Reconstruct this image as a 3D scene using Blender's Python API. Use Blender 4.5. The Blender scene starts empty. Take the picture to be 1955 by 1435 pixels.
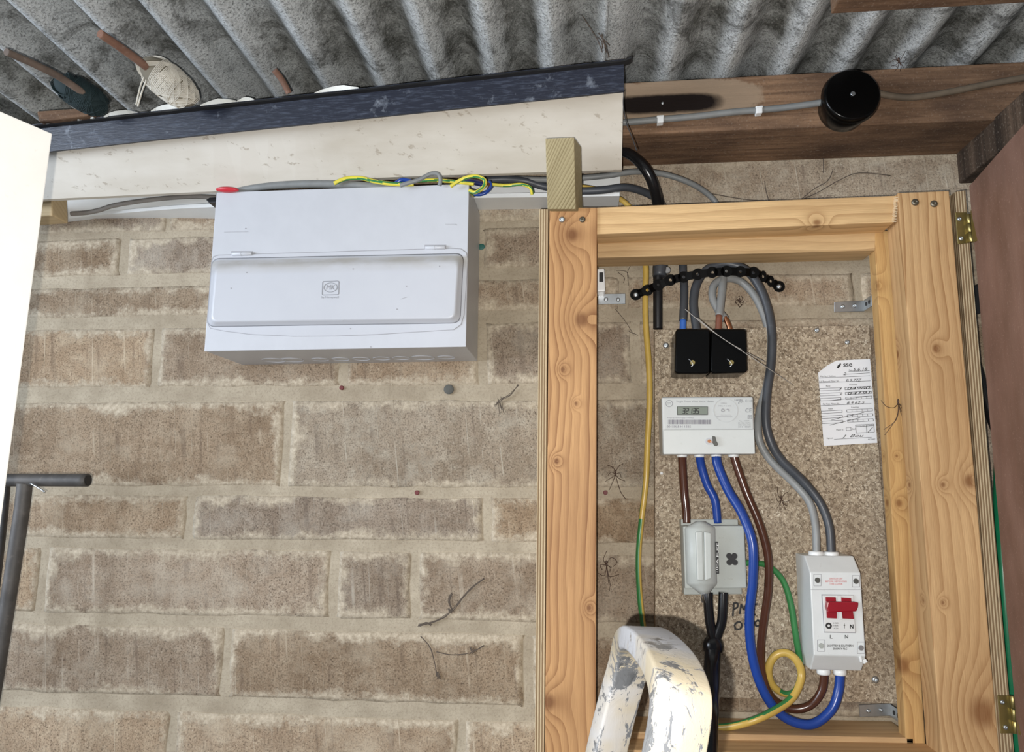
import bpy, bmesh, math, random
from mathutils import Vector, Matrix, noise
random.seed(7)
S = bpy.context.scene
COL = S.collection
# ------------------------------------------------------------------ camera
F = 1450.0                      # focal length for the 1955 px wide frame
CX, CY = 977.5, 717.5
D = 1.05                        # camera to wall
YAW, PITCH, ROLL = -0.0908, 0.148, 0.0047
CAM = Vector((0, -D, 1.5))
cy_, sy_ = math.cos(YAW), math.sin(YAW)
cp_, sp_ = math.cos(PITCH), math.sin(PITCH)
FW = Vector((sy_*cp_, cy_*cp_, sp_))
RT = Vector((cy_, -sy_, 0))
UP = RT.cross(FW)
RT, UP = (RT*math.cos(ROLL) + UP*math.sin(ROLL), UP*math.cos(ROLL) - RT*math.sin(ROLL))
cam_d = bpy.data.cameras.new('camera')
cam_d.sensor_fit = 'HORIZONTAL'; cam_d.sensor_width = 36
cam_d.lens = F/1955*36
cam_d.clip_start = 0.02
cam = bpy.data.objects.new('camera', cam_d)
COL.objects.link(cam)
m3 = Matrix((RT, UP, -FW)).transposed()
cam.matrix_world = Matrix.Translation(CAM) @ m3.to_4x4()
S.camera = cam
# ------------------------------------------------------------------ light
w = bpy.data.worlds.new('world'); S.world = w; w.use_nodes = True
bg = w.node_tree.nodes['Background']
bg.inputs[0].default_value = (0.80, 0.88, 1.0, 1); bg.inputs[1].default_value = 0.17
def lamp(name, kind, loc, target, energy, color=(1, 1, 1), size=0.1, size_y=None):
    l = bpy.data.lights.new(name, kind); l.energy = energy; l.color = color
    if kind == 'AREA':
        l.size = size
        if size_y: l.shape = 'RECTANGLE'; l.size_y = size_y
    else: l.shadow_soft_size = size
    o = bpy.data.objects.new(name, l); COL.objects.link(o); o.location = loc
    o.rotation_euler = (Vector(target) - Vector(loc)).to_track_quat('-Z', 'Y').to_euler()
    return o
lamp('phone_flash', 'POINT', CAM + Vector((-.020, 0.0, -.018)), (0, 0, 1.5), 27.0, (1, .965, .92), .0025)
lamp('daylight_from_open_door', 'AREA', (-2.3, -1.5, 1.72), (0.0, 0, 1.75), 58, (.78, .87, 1.0), 1.5, .8)
S.view_settings.view_transform = 'Standard'
S.view_settings.look = 'None'
S.view_settings.gamma = 1
S.view_settings.use_curve_mapping = False
S.view_settings.exposure = 0.14

# ------------------------------------------------------------------ projection helpers
def ray(px, py): return (FW*F + RT*(px-CX) - UP*(py-CY))
def U(px, py, d=0.0):
    r = ray(px, py); return CAM + r*((D-d)/r.y)
def UZ(px, py, z):
    r = ray(px, py); return CAM + r*((z-CAM.z)/r.z)
def mpp(p): return (p-CAM).dot(FW)/F       # metres per pixel at a point
# ------------------------------------------------------------------ object helpers
WL = {}
def finish(name, bm, mats, parent=None, smooth=False):
    me = bpy.data.meshes.new(name)
    bmesh.ops.recalc_face_normals(bm, faces=bm.faces[:])
    off = None
    if parent is None:
        xs = [v.co for v in bm.verts]
        mn = Vector((min(c.x for c in xs), min(c.y for c in xs), min(c.z for c in xs)))
        mx = Vector((max(c.x for c in xs), max(c.y for c in xs), max(c.z for c in xs)))
        off = Vector(((mn.x+mx.x)/2, (mn.y+mx.y)/2, mn.z))
    else: off = WL[parent.name]
    for v in bm.verts: v.co -= off
    if smooth:
        for f in bm.faces: f.smooth = True
    bm.to_mesh(me); bm.free()
    if not isinstance(mats, (list, tuple)): mats = [mats]
    for m in mats: me.materials.append(m)
    if smooth:
        try: me.set_sharp_from_angle(angle=math.radians(40))
        except Exception: pass
    o = bpy.data.objects.new(name, me); COL.objects.link(o)
    if parent is None: o.location = off
    else: o.parent = parent
    WL[o.name] = off
    return o
def tag(o, label=None, cat=None, group=None, kind=None):
    if label: o['label'] = label
    if cat: o['category'] = cat
    if group: o['group'] = group
    if kind: o['kind'] = kind
    return o
def thing(name, label, cat, loc, group=None):
    o = bpy.data.objects.new(name, None); o.empty_display_size = .02
    COL.objects.link(o); o.location = loc; WL[o.name] = Vector(loc)
    return tag(o, label, cat, group)
def NB(): 
    b = bmesh.new(); b.loops.layers.uv.new('UVMap'); return b

def prism(bm, pts, vec, bevel=0.0, seg=2, mat=0):
    """closed polygon pts (world) extruded by vec"""
    vs = [bm.verts.new(p) for p in pts]
    f = bm.faces.new(vs)
    r = bmesh.ops.extrude_face_region(bm, geom=[f])
    nv = [g for g in r['geom'] if isinstance(g, bmesh.types.BMVert)]
    bmesh.ops.translate(bm, verts=nv, vec=vec)
    fs = set([f] + [g for g in r['geom'] if isinstance(g, bmesh.types.BMFace)])
    for v in vs + nv:
        for ff in v.link_faces: fs.add(ff)
    for ff in fs: ff.material_index = mat
    if bevel > 0:
        es = set()
        for ff in fs:
            for e in ff.edges: es.add(e)
        bmesh.ops.bevel(bm, geom=list(es), offset=bevel, segments=seg, affect='EDGES', profile=.6, material=-1)
def uvboard(bm, a, b):
    """uv: v along a->b, u across (plus depth)"""
    ev = (b-a).normalized(); eu = Vector((-ev.z, 0, ev.x)) if abs(ev.y) < .5 else Vector((1, 0, 0))
    if abs(ev.z) < .3 and abs(ev.y) < .5: eu = Vector((ev.z, 0, -ev.x))*-1
    l = bm.loops.layers.uv.verify()
    for f in bm.faces:
        for lo in f.loops:
            p = lo.vert.co - a
            lo[l].uv = (p.dot(eu) + .8*p.y, p.dot(ev))
def quad(q, d): return [U(x, y, d) for x, y in q]
def slab(q, d0, d1, bevel=.001, vert=True, seg=2):
    """solid whose front outline is q (pixels on plane d0), running straight back to d1"""
    bm = NB()
    prism(bm, quad(q, d0), Vector((0, d0-d1, 0)), bevel, seg)
    if len(q) == 4:
        a, b = (q[0], q[3]) if vert else (q[0], q[1])
        uvboard(bm, U(*a, d0), U(*b, d0))
    return bm
def box(bm, c, s, bevel=0, rot=None, mat=0, seg=2):
    x, y, z = s[0]/2, s[1]/2, s[2]/2
    pts = [Vector((-x, -y, -z)), Vector((x, -y, -z)), Vector((x, -y, z)), Vector((-x, -y, z))]
    R = rot or Matrix.Identity(3); c = Vector(c)
    prism(bm, [c + R@p for p in pts], R@Vector((0, 2*y, 0)), bevel, seg, mat)
def catmull(P, sub=8):
    """P: list of tuples of any length"""
    if len(P) < 3: sub = max(1, sub//2)
    out = []
    n = len(P)
    for i in range(n-1):
        p0, p1, p2, p3 = P[max(i-1, 0)], P[i], P[i+1], P[min(i+2, n-1)]
        for k in range(sub):
            t = k/sub
            out.append(tuple(.5*((2*b)+(-a+c)*t+(2*a-5*b+4*c-d)*t*t+(-a+3*b-3*c+d)*t**3) for a, b, c, d in zip(p0, p1, p2, p3)))
    out.append(tuple(P[-1]))
    return out
def sweep(bm, C, R, n=14, matf=None, cap=True):
    """C centre points (Vector), R radii; matf(i, ang)->mat index"""
    rings = []; m = len(C); nrm = None
    lay = bm.loops.layers.uv.verify()
    L = 0
    for i in range(m):
        t = (C[min(i+1, m-1)]-C[max(i-1, 0)])
        if t.length < 1e-9: t = Vector((0, 0, 1))
        t.normalize()
        if nrm is None:
            nrm = t.cross(Vector((0, 1, 0)))
            if nrm.length < .2: nrm = t.cross(Vector((1, 0, 0)))
            nrm.normalize()
        nrm = (nrm - t*nrm.dot(t)).normalized(); bn = t.cross(nrm)
        rings.append([bm.verts.new(C[i] + (nrm*math.cos(a)+bn*math.sin(a))*R[i]) for a in [2*math.pi*k/n for k in range(n)]])
        if i: L += (C[i]-C[i-1]).length
        if i:
            for k in range(n):
                f = bm.faces.new((rings[i-1][k], rings[i-1][(k+1) % n], rings[i][(k+1) % n], rings[i][k]))
                f.smooth = True
                if matf: f.material_index = matf(i/m, (k+.5)/n)
                for lo in f.loops: lo[lay].uv = (k/n*.05, L)
    if cap:
        for r in (rings[0], rings[-1]):
            try: bm.faces.new(r)
            except Exception: pass
def cable_bm(P, r, n=14, sub=8, matf=None, bm=None):
    """P: (px,py,d) or (px,py,d,rpx)"""
    bm = bm or NB()
    Q = [tuple(p) + ((r,) if len(p) == 3 else ()) for p in P]
    Q = catmull(Q, sub)
    C = [U(a, b, c) for a, b, c, _ in Q]
    sweep(bm, C, [q[3]*mpp(c) for q, c in zip(Q, C)], n, matf)
    return bm
def cable(name, P, r, mat, label=None, cat=None, group=None, parent=None, **k):
    o = finish(name, cable_bm(P, r, **k), mat, parent)
    if label: tag(o, label, cat, group)
    return o
def cyl(bm, a, b, r, n=20, mat=0, r2=None, bevel=0):
    ax = (b-a).normalized(); u = ax.orthogonal().normalized(); v = ax.cross(u)
    r2 = r if r2 is None else r2
    R = [[a, r], [b, r2]]
    if bevel: R = [[a, r-bevel], [a+ax*bevel, r], [b-ax*bevel, r2], [b, r2-bevel]]
    rings = [[bm.verts.new(c+(u*math.cos(2*math.pi*k/n)+v*math.sin(2*math.pi*k/n))*rr) for k in range(n)] for c, rr in R]
    for i in range(1, len(rings)):
        for k in range(n):
            f = bm.faces.new((rings[i-1][k], rings[i-1][(k+1) % n], rings[i][(k+1) % n], rings[i][k])); f.material_index = mat; f.smooth = True
    for r_ in (rings[0], rings[-1]):
        f = bm.faces.new(r_); f.material_index = mat
def ellipsoid(bm, c, ax, u=16, v=10, mat=0):
    """ax three axis vectors"""
    rings = []
    for i in range(1, v):
        th = math.pi*i/v
        rings.append([bm.verts.new(c+ax[0]*math.sin(th)*math.cos(2*math.pi*k/u)+ax[1]*math.sin(th)*math.sin(2*math.pi*k/u)+ax[2]*math.cos(th)) for k in range(u)])
    t = bm.verts.new(c+ax[2]); b = bm.verts.new(c-ax[2])
    for i in range(1, len(rings)):
        for k in range(u):
            f = bm.faces.new((rings[i-1][k], rings[i-1][(k+1) % u], rings[i][(k+1) % u], rings[i][k])); f.smooth = True; f.material_index = mat
    for k in range(u):
        for r, p in ((rings[0], t), (rings[-1], b)):
            f = bm.faces.new((r[k], r[(k+1) % u], p)); f.smooth = True; f.material_index = mat
def ring(bm, c, r, t, d, n=28, h=.0004, sq=1.0):
    """flat ring facing the camera side of the wall; c px, r px, t px thickness"""
    o = U(*c, d); s = mpp(o)
    vs = [[bm.verts.new(o+Vector((math.cos(a)*rr*s, dy, math.sin(a)*rr*s*sq))) for a in [2*math.pi*k/n for k in range(n)]] for rr in (r-t/2, r+t/2) for dy in (0, -h)]
    i0, i1, o0, o1 = vs[0], vs[1], vs[2], vs[3]
    for k in range(n):
        j = (k+1) % n
        bm.faces.new((i1[k], i1[j], o1[j], o1[k])); bm.faces.new((o0[k], o0[j], o1[j], o1[k])); bm.faces.new((i0[k], i0[j], i1[j], i1[k]))
def rect(bm, x0, y0, x1, y1, d, t=.0003, mat=0):
    prism(bm, quad([(x0, y0), (x1, y0), (x1, y1), (x0, y1)], d), Vector((0, -t, 0)), 0, mat=mat)
def line(bm, x0, y0, x1, y1, wpx, d, t=.0003):
    dx, dy = x1-x0, y1-y0; L = math.hypot(dx, dy) or 1; nx, ny = -dy/L*wpx/2, dx/L*wpx/2
    prism(bm, quad([(x0+nx, y0+ny), (x1+nx, y1+ny), (x1-nx, y1-ny), (x0-nx, y0-ny)], d), Vector((0, -t, 0)))
def poly(bm, pts, d, t=.0003):
    prism(bm, quad(pts, d), Vector((0, -t, 0)))
_tc = bpy.data.curves.new('glyphs', 'FONT'); _to = bpy.data.objects.new('glyphs', _tc)
_cache = {}
def text(bm, s, cx, cy, wpx, hpx, d, rot=0.0, shear=0.0, bold=0.0, ang=0.0, t=.0003):
    """lettering centred on px; wpx may be None"""
    key = (s, shear, bold)
    if key not in _cache:
        _tc.body = s; _tc.shear = shear; _tc.offset = bold; _tc.resolution_u = 3
        me = _to.to_mesh(); V = [v.co.copy() for v in me.vertices]; P = [tuple(p.vertices) for p in me.polygons]
        _to.to_mesh_clear(); _cache[key] = (V, P)
    V, P = _cache[key]
    if not V: return
    x0, x1 = min(v.x for v in V), max(v.x for v in V); y0, y1 = min(v.y for v in V), max(v.y for v in V)
    sy = hpx/(y1-y0); sx = wpx/(x1-x0) if wpx else sy
    ca, sa = math.cos(ang), math.sin(ang)
    vs = []
    for v in V:
        a = (v.x-(x0+x1)/2)*sx; b = (v.y-(y0+y1)/2)*sy
        px = cx + a*ca + b*sa; py = cy - b*ca + a*sa
        vs.append(bm.verts.new(U(px, py, d+t)))
    for p in P:
        try: bm.faces.new([vs[i] for i in p])
        except Exception: pass

# ------------------------------------------------------------------ material helpers
class G:
    def __init__(s, name):
        s.m = bpy.data.materials.new(name); s.m.use_nodes = True; s.nt = s.m.node_tree
        s.b = s.nt.nodes['Principled BSDF']
        s._pos = None
    def n(s, t, **k):
        nd = s.nt.nodes.new(t)
        for a, v in k.items(): setattr(nd, a, v)
        return nd
    def put(s, sock, v):
        if isinstance(v, bpy.types.NodeSocket): s.nt.links.new(v, sock)
        elif isinstance(v, (tuple, list)) and len(v) == 3 and sock.type == 'RGBA': sock.default_value = (*v, 1)
        else: sock.default_value = v
    def pos(s):
        if not s._pos: s._pos = s.n('ShaderNodeNewGeometry').outputs['Position']
        return s._pos
    def uv(s): return s.n('ShaderNodeUVMap').outputs[0]
    def attr(s, nm): return s.n('ShaderNodeAttribute', attribute_name=nm).outputs['Fac']
    def xyz(s, v):
        x = s.n('ShaderNodeSeparateXYZ'); s.put(x.inputs[0], v); return x.outputs
    def vec(s, x, y, z):
        c = s.n('ShaderNodeCombineXYZ')
        for i, v in enumerate((x, y, z)): s.put(c.inputs[i], v)
        return c.outputs[0]
    def M(s, op, a, b=0.0, c=0.0, clamp=False):
        q = s.n('ShaderNodeMath', operation=op, use_clamp=clamp)
        for i, v in enumerate((a, b, c)): s.put(q.inputs[i], v)
        return q.outputs[0]
    def mul(s, v, k):
        q = s.n('ShaderNodeVectorMath', operation='MULTIPLY'); s.put(q.inputs[0], v); q.inputs[1].default_value = k; return q.outputs[0]
    def noise(s, v, scale, detail=4, rough=.6, dist=0):
        q = s.n('ShaderNodeTexNoise'); s.put(q.inputs['Vector'], v)
        q.inputs['Scale'].default_value = scale; q.inputs['Detail'].default_value = detail
        q.inputs['Roughness'].default_value = rough; q.inputs['Distortion'].default_value = dist
        return q.outputs[0]
    def vor(s, v, scale, feat='F1', rnd=1, out=0):
        q = s.n('ShaderNodeTexVoronoi', feature=feat); s.put(q.inputs['Vector'], v); q.inputs['Scale'].default_value = scale
        q.inputs['Randomness'].default_value = rnd
        return q.outputs[out]
    def ramp(s, f, lo, hi, a=0.0, b=1.0):
        q = s.n('ShaderNodeMapRange'); s.put(q.inputs[0], f)
        for i, v in enumerate((lo, hi, a, b)): s.put(q.inputs[i+1], v)
        return q.outputs[0]
    def mix(s, f, a, b, mode='MIX'):
        q = s.n('ShaderNodeMix', data_type='RGBA', blend_type=mode)
        s.put(q.inputs[0], f); s.put(q.inputs[6], a); s.put(q.inputs[7], b); return q.outputs[2]
    def bump(s, h, strength=.5, dist=.001, prev=None):
        q = s.n('ShaderNodeBump'); s.put(q.inputs['Height'], h); q.inputs['Strength'].default_value = strength
        q.inputs['Distance'].default_value = dist
        if prev: s.put(q.inputs['Normal'], prev)
        return q.outputs[0]
    def end(s, col, rough=.6, metal=0.0, normal=None, spec=None, coat=None):
        s.put(s.b.inputs['Base Color'], col); s.put(s.b.inputs['Roughness'], rough); s.put(s.b.inputs['Metallic'], metal)
        if normal: s.put(s.b.inputs['Normal'], normal)
        if spec is not None: s.b.inputs['Specular IOR Level'].default_value = spec
        if coat: s.b.inputs['Coat Weight'].default_value = coat
        return s.m
def sr(r, g, b):
    return tuple((c/255/12.92 if c/255 < .04045 else ((c/255+.055)/1.055)**2.4) for c in (r, g, b))
def plain(name, c, rough=.45, metal=0.0, var=.08, dirt=0.0, dcol=(.2, .16, .11), bump=0.0, bs=400, spec=None, coat=None):
    g = G(name); p = g.pos()
    nz = g.noise(p, 35, 4, .6)
    col = g.mix(g.ramp(nz, .35, .65), tuple(x*(1-var) for x in c), tuple(min(1, x*(1+var)) for x in c))
    if dirt:
        sp = g.ramp(g.noise(p, 140, 5, .7), .60, .68)
        big = g.ramp(g.noise(p, 11, 4, .6), .45, .75)
        col = g.mix(g.M('MULTIPLY', g.M('MAXIMUM', sp, g.M('MULTIPLY', big, .5)), dirt), col, dcol)
    nm = g.bump(g.noise(p, bs, 3, .6), bump, .001) if bump else None
    return g.end(col, rough, metal, nm, spec, coat)

def wood(name, light, dark, knots=(), freq=110, ringamt=.6, seed=0, stain=0.0, rough=.6, grey=0.0, bump=.25, speck=0.0):
    """board UV: u across, v along, metres. knots (u,v,r)"""
    g = G(name); uv = g.uv(); x, y, _ = g.xyz(uv)
    warp = g.noise(g.vec(g.M('MULTIPLY', x, 9), g.M('MULTIPLY_ADD', y, 2.2, seed*3.7), seed), 1.0, 3, .5)
    f = g.M('MULTIPLY_ADD', warp, .045, x)
    kmask = None
    for (ku, kv, kr) in knots:
        dx = g.M('DIVIDE', g.M('SUBTRACT', x, ku), kr); dy = g.M('DIVIDE', g.M('SUBTRACT', y, kv), kr*1.25)
        r2 = g.M('ADD', g.M('MULTIPLY', dx, dx), g.M('MULTIPLY', dy, dy))
        bell = g.M('POWER', 2.718, g.M('MULTIPLY', r2, -.28))
        f = g.M('MULTIPLY_ADD', bell, .03, f)
        core = g.M('POWER', 2.718, g.M('MULTIPLY', r2, -1.1))
        halo = g.M('ADD', g.M('MULTIPLY', bell, .16), g.M('MULTIPLY', g.ramp(core, .45, .9), .55))
        kmask = halo if kmask is None else g.M('MAXIMUM', kmask, halo)
    wv = g.M('FRACT', g.M('MULTIPLY', f, freq))
    late = g.M('POWER', wv, 2.4)                      # slow rise to the dark latewood, sharp drop
    late = g.M('MULTIPLY', late, g.ramp(g.noise(g.vec(g.M('MULTIPLY', x, 30), y, seed+5), 1.5, 2), .3, .7, .35, 1))
    fine = g.noise(g.vec(g.M('MULTIPLY', x, 900), g.M('MULTIPLY', y, 22), seed), 1.0, 3, .7)
    col = g.mix(g.M('MULTIPLY', late, ringamt*1.25, clamp=True), light, dark)
    col = g.mix(g.ramp(fine, .3, .75, 0, .35), col, tuple(c*.62 for c in dark))
    big = g.noise(g.vec(g.M('MULTIPLY', x, 14), g.M('MULTIPLY', y, 3), seed+9), 1.0, 3, .6)
    col = g.mix(g.ramp(big, .35, .75, 0, .45), col, tuple(c*.8 for c in dark))
    if kmask is not None:
        col = g.mix(g.M('MINIMUM', kmask, .9), col, tuple(c*k for c, k in zip(dark, (.52, .36, .25))))
    if stain:
        st = g.ramp(g.noise(g.pos(), 16, 5, .65), .42, .62)
        col = g.mix(g.M('MULTIPLY', st, stain), col, (.035, .022, .015))
    if grey: col = g.mix(grey, col, (.20, .19, .18))
    if speck:
        col = g.mix(g.M('MULTIPLY', g.ramp(g.noise(g.pos(), 260, 3, .7), .6, .7), speck), col, (.55, .5, .42))
    h = g.M('MULTIPLY_ADD', late, -.4, fine)
    return g.end(col, rough, 0, g.bump(h, bump, .0012), .3)

# ------------------------------------------------------------------ materials
def mat_block():
    g = G('concrete_block'); p = g.pos()
    oc = g.n('ShaderNodeObjectInfo').outputs['Color']
    x, y, z = g.xyz(p)
    spk = g.noise(p, 420, 3, .75); mid = g.noise(p, 38, 5, .65); big = g.noise(p, 9, 4, .6)
    c = g.mix(g.ramp(big, .3, .7), (.228, .165, .110), (.375, .293, .210))
    c = g.mix(g.ramp(mid, .46, .70, 0, .65), c, (.45, .375, .28))
    c = g.mix(g.ramp(g.noise(g.vec(g.M('MULTIPLY', x, 1), y, g.M('MULTIPLY', z, .25)), 26, 4, .6), .52, .72, 0, .4), c, (.17, .118, .08))
    c = g.mix(g.ramp(g.noise(p, 150, 5, .75), .50, .68, 0, .55), c, (.12, .09, .062))
    c = g.mix(g.ramp(spk, .50, .68, 0, .9), c, (.07, .05, .036))
    c = g.mix(g.ramp(spk, .22, .40, .7, 0), c, (.66, .60, .49))
    # combing marks, slightly slanted, broken
    sl = g.M('MULTIPLY_ADD', z, .10, x)
    ws = g.noise(g.vec(g.M('MULTIPLY', sl, 1), 0.0, g.M('MULTIPLY', z, .03)), 58, 2, .5)
    ed = g.M('ABSOLUTE', g.M('SUBTRACT', g.M('FRACT', g.M('MULTIPLY_ADD', ws, 1.1, g.M('MULTIPLY', sl, 40))), .5))
    ln = g.ramp(ed, .0, .055, 1, 0)
    brk = g.ramp(g.noise(g.vec(x, y, g.M('MULTIPLY', z, .5)), 30, 3, .6), .48, .62)
    ln = g.M('MULTIPLY', ln, brk)
    c = g.mix(g.M('MULTIPLY', ln, .6), c, (.52, .45, .35))
    sh = g.M('MULTIPLY', g.ramp(ed, .40, .47), brk)
    c = g.mix(g.M('MULTIPLY', sh, .55), c, (.15, .11, .08))
    c = g.mix(g.ramp(g.noise(p, 15, 5, .7), .50, .72, 0, .6), c, (.43, .375, .29))
    c = g.mix(1.0, c, oc, 'MULTIPLY')
    # smeared mortar towards the block's edges
    e1 = g.xyz(g.n('ShaderNodeUVMap', uv_map='UVMap').outputs[0]); e2 = g.xyz(g.n('ShaderNodeUVMap', uv_map='Far').outputs[0])
    dm = g.M('MINIMUM', g.M('MINIMUM', e1[0], e1[1]), g.M('MINIMUM', e2[0], e2[1]))
    ero = g.M('MULTIPLY_ADD', g.M('MULTIPLY_ADD', g.noise(p, 11, 2, .5), .55, g.noise(p, 42, 6, .75)), .060, -.0390)
    mk = g.ramp(g.M('SUBTRACT', ero, dm), -.006, .005)
    mc = g.mix(g.ramp(g.noise(p, 160, 4, .7), .35, .7), (.37, .31, .228), (.66, .575, .445))
    c = g.mix(g.M('MULTIPLY', mk, .80), c, mc)
    h = g.M('ADD', g.M('MULTIPLY', spk, .5), g.M('ADD', g.M('MULTIPLY', mid, .8), g.M('MULTIPLY_ADD', mk, .9, g.M('MULTIPLY', ln, .6))))
    return g.end(c, .95, 0, g.bump(h, .55, .0016), .15)
def mat_mortar():
    g = G('mortar'); p = g.pos(); x, y, z = g.xyz(p)
    c = g.mix(g.ramp(g.noise(p, 18, 5, .6), .3, .7), (.315, .262, .190), (.48, .415, .315))
    c = g.mix(g.ramp(g.noise(g.vec(g.M('MULTIPLY', x, .12), y, z), 190, 4, .6), .5, .8, 0, .5), c, (.33, .27, .2))
    sp = g.noise(p, 330, 4, .75)
    c = g.mix(g.ramp(sp, .50, .70, 0, .6), c, (.22, .18, .13))
    h = g.M('ADD', sp, g.noise(g.vec(g.M('MULTIPLY', x, .2), y, z), 120, 4, .6))
    return g.end(c, .95, 0, g.bump(h, .5, .0015), .15)
def mat_roof():
    g = G('weathered_cement_sheet'); p = g.pos(); x, y, z = g.xyz(p)
    sp = g.noise(p, 330, 4, .8); med = g.noise(p, 24, 6, .7); big = g.noise(p, 6, 4, .6)
    c = g.mix(g.ramp(med, .35, .66), (.085, .087, .080), (.42, .435, .42))
    c = g.mix(g.ramp(big, .44, .62, 0, .7), c, (.56, .595, .61))
    rg = g.attr('crest_light')
    c = g.mix(g.M('MULTIPLY', g.ramp(g.M('ADD', rg, g.M('MULTIPLY', med, .8)), .80, 1.25), .75), c, (.66, .69, .70))  # ridges lightened in the colour to strengthen the corrugation's shading
    c = g.mix(g.ramp(g.noise(p, 13, 5, .75, .6), .53, .64, 0, .7), c, (.06, .06, .052))
    c = g.mix(g.ramp(sp, .48, .66, 0, .78), c, (.035, .035, .03))
    c = g.mix(g.ramp(sp, .28, .42, .55, 0), c, (.66, .66, .61))
    wv = g.noise(g.vec(g.M('MULTIPLY', x, 1.3), g.M('MULTIPLY', y, .35), z), 260, 2, .6)
    h = g.M('ADD', g.M('MULTIPLY', sp, 1.0), g.M('ADD', wv, g.M('MULTIPLY', med, .8)))
    return g.end(c, .95, 0, g.bump(h, .8, .003), .1)
def mat_chip():
    g = G('chipboard'); p = g.pos()
    v = g.n('ShaderNodeTexVoronoi'); g.put(v.inputs[0], g.mul(p, (1, 1, .8))); v.inputs['Scale'].default_value = 360
    vc = g.xyz(v.outputs['Color'])[0]
    n1 = g.noise(p, 250, 3, .8, 1.8)
    c = g.mix(vc, (.21, .16, .11), (.50, .415, .305))
    c = g.mix(g.ramp(n1, .57, .64), c, (.78, .71, .57))
    c = g.mix(g.ramp(n1, .34, .44, .9, 0), c, (.055, .04, .028))
    c = g.mix(g.ramp(g.noise(p, 8, 3), .4, .7, 0, .25), c, (.24, .17, .12))
    return g.end(c, .8, 0, g.bump(n1, .3, .0008), .2)
def mat_ply(name, axis_v=False):
    g = G(name); x, y, _ = g.xyz(g.uv())
    wob = g.noise(g.vec(g.M('MULTIPLY', x, 40), g.M('MULTIPLY', y, 3), 0), 1, 2)
    b = g.M('FRACT', g.M('MULTIPLY', g.M('MULTIPLY_ADD', wob, .0012, x), 310))
    k = g.ramp(b, .40, .56)
    gr = g.noise(g.vec(g.M('MULTIPLY', x, 900), g.M('MULTIPLY', y, 60), 0), 1, 3, .7)
    c = g.mix(k, (.60, .49, .32), (.22, .145, .08))
    c = g.mix(g.ramp(gr, .4, .75, 0, .5), c, (.27, .19, .10))
    c = g.mix(g.ramp(g.noise(g.vec(g.M('MULTIPLY', x, 120), g.M('MULTIPLY', y, 14), 3), 1, 2), .66, .7), c, (.05, .03, .02))
    return g.end(c, .75, 0, g.bump(g.M('MULTIPLY_ADD', k, -1, gr), .4, .001), .25)
def mat_redply():
    g = G('red_brown_faced_plywood'); p = g.pos(); x, y, z = g.xyz(p)
    gr = g.noise(g.vec(x, g.M('MULTIPLY', y, 1), g.M('MULTIPLY', z, .12)), 90, 5, .65)
    blot = g.noise(g.vec(x, y, g.M('MULTIPLY', z, .5)), 14, 4, .6)
    c = g.mix(g.ramp(blot, .3, .7), (.145, .080, .058), (.27, .160, .125))
    c = g.mix(g.ramp(gr, .45, .75, 0, .5), c, (.17, .085, .06))
    c = g.mix(g.ramp(g.noise(p, 400, 3), .6, .7, 0, .3), c, (.5, .36, .3))
    return g.end(c, .5, 0, g.bump(gr, .15, .001), .35)
def mat_whitepanel():
    g = G('white_upvc_dusty'); p = g.pos(); x, y, z = g.xyz(p)
    c = g.mix(g.ramp(g.noise(g.vec(g.M('MULTIPLY', x, .3), y, z), 14, 5, .6), .4, .75), (.60, .565, .50), (.46, .415, .34))
    sp = g.ramp(g.noise(g.vec(g.M('MULTIPLY', x, .55), y, g.M('MULTIPLY_ADD', x, .35, z)), 95, 4, .7), .61, .67)
    c = g.mix(g.M('MULTIPLY', sp, .6), c, (.28, .23, .17))
    return g.end(c, .42, 0, g.bump(g.noise(p, 20, 2), .1, .002))
def mat_blackband():
    g = G('black_film_strip'); p = g.pos(); x, y, z = g.xyz(p)
    s = g.noise(g.vec(g.M('MULTIPLY', x, .12), y, z), 420, 4, .7); b = g.noise(p, 30, 5, .7)
    c = g.mix(g.ramp(s, .50, .78, 0, .5), (.009, .012, .024), (.12, .145, .20))
    c = g.mix(g.ramp(b, .60, .74, 0, .5), c, (.33, .37, .43))
    return g.end(c, .4, 0, g.bump(s, .3, .001))
def mat_paint_alu():
    g = G('paint_spattered_aluminium'); p = g.pos(); x, y, z = g.xyz(p)
    a = g.noise(p, 26, 6, .7); b = g.noise(g.vec(x, y, g.M('MULTIPLY', z, .4)), 75, 5, .75, 1.0)
    bare = g.ramp(a, .54, .57); fl = g.ramp(b, .57, .60)
    k = g.M('MAXIMUM', bare, fl)
    paint = g.mix(g.ramp(g.noise(p, 12, 3), .4, .6), (.50, .515, .55), (.47, .41, .30))
    paint = g.mix(g.ramp(g.noise(p, 34, 3), .68, .7), paint, (.09, .42, .50))
    c = g.mix(k, paint, g.mix(g.ramp(b, .3, .6), (.20, .21, .22), (.50, .52, .55)))
    return g.end(c, g.mix(k, (.6, .6, .6), (.35, .35, .35)), g.M('MULTIPLY', k, .75), g.bump(g.M('SUBTRACT', b, g.M('MULTIPLY', k, .5)), .35, .001))
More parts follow.
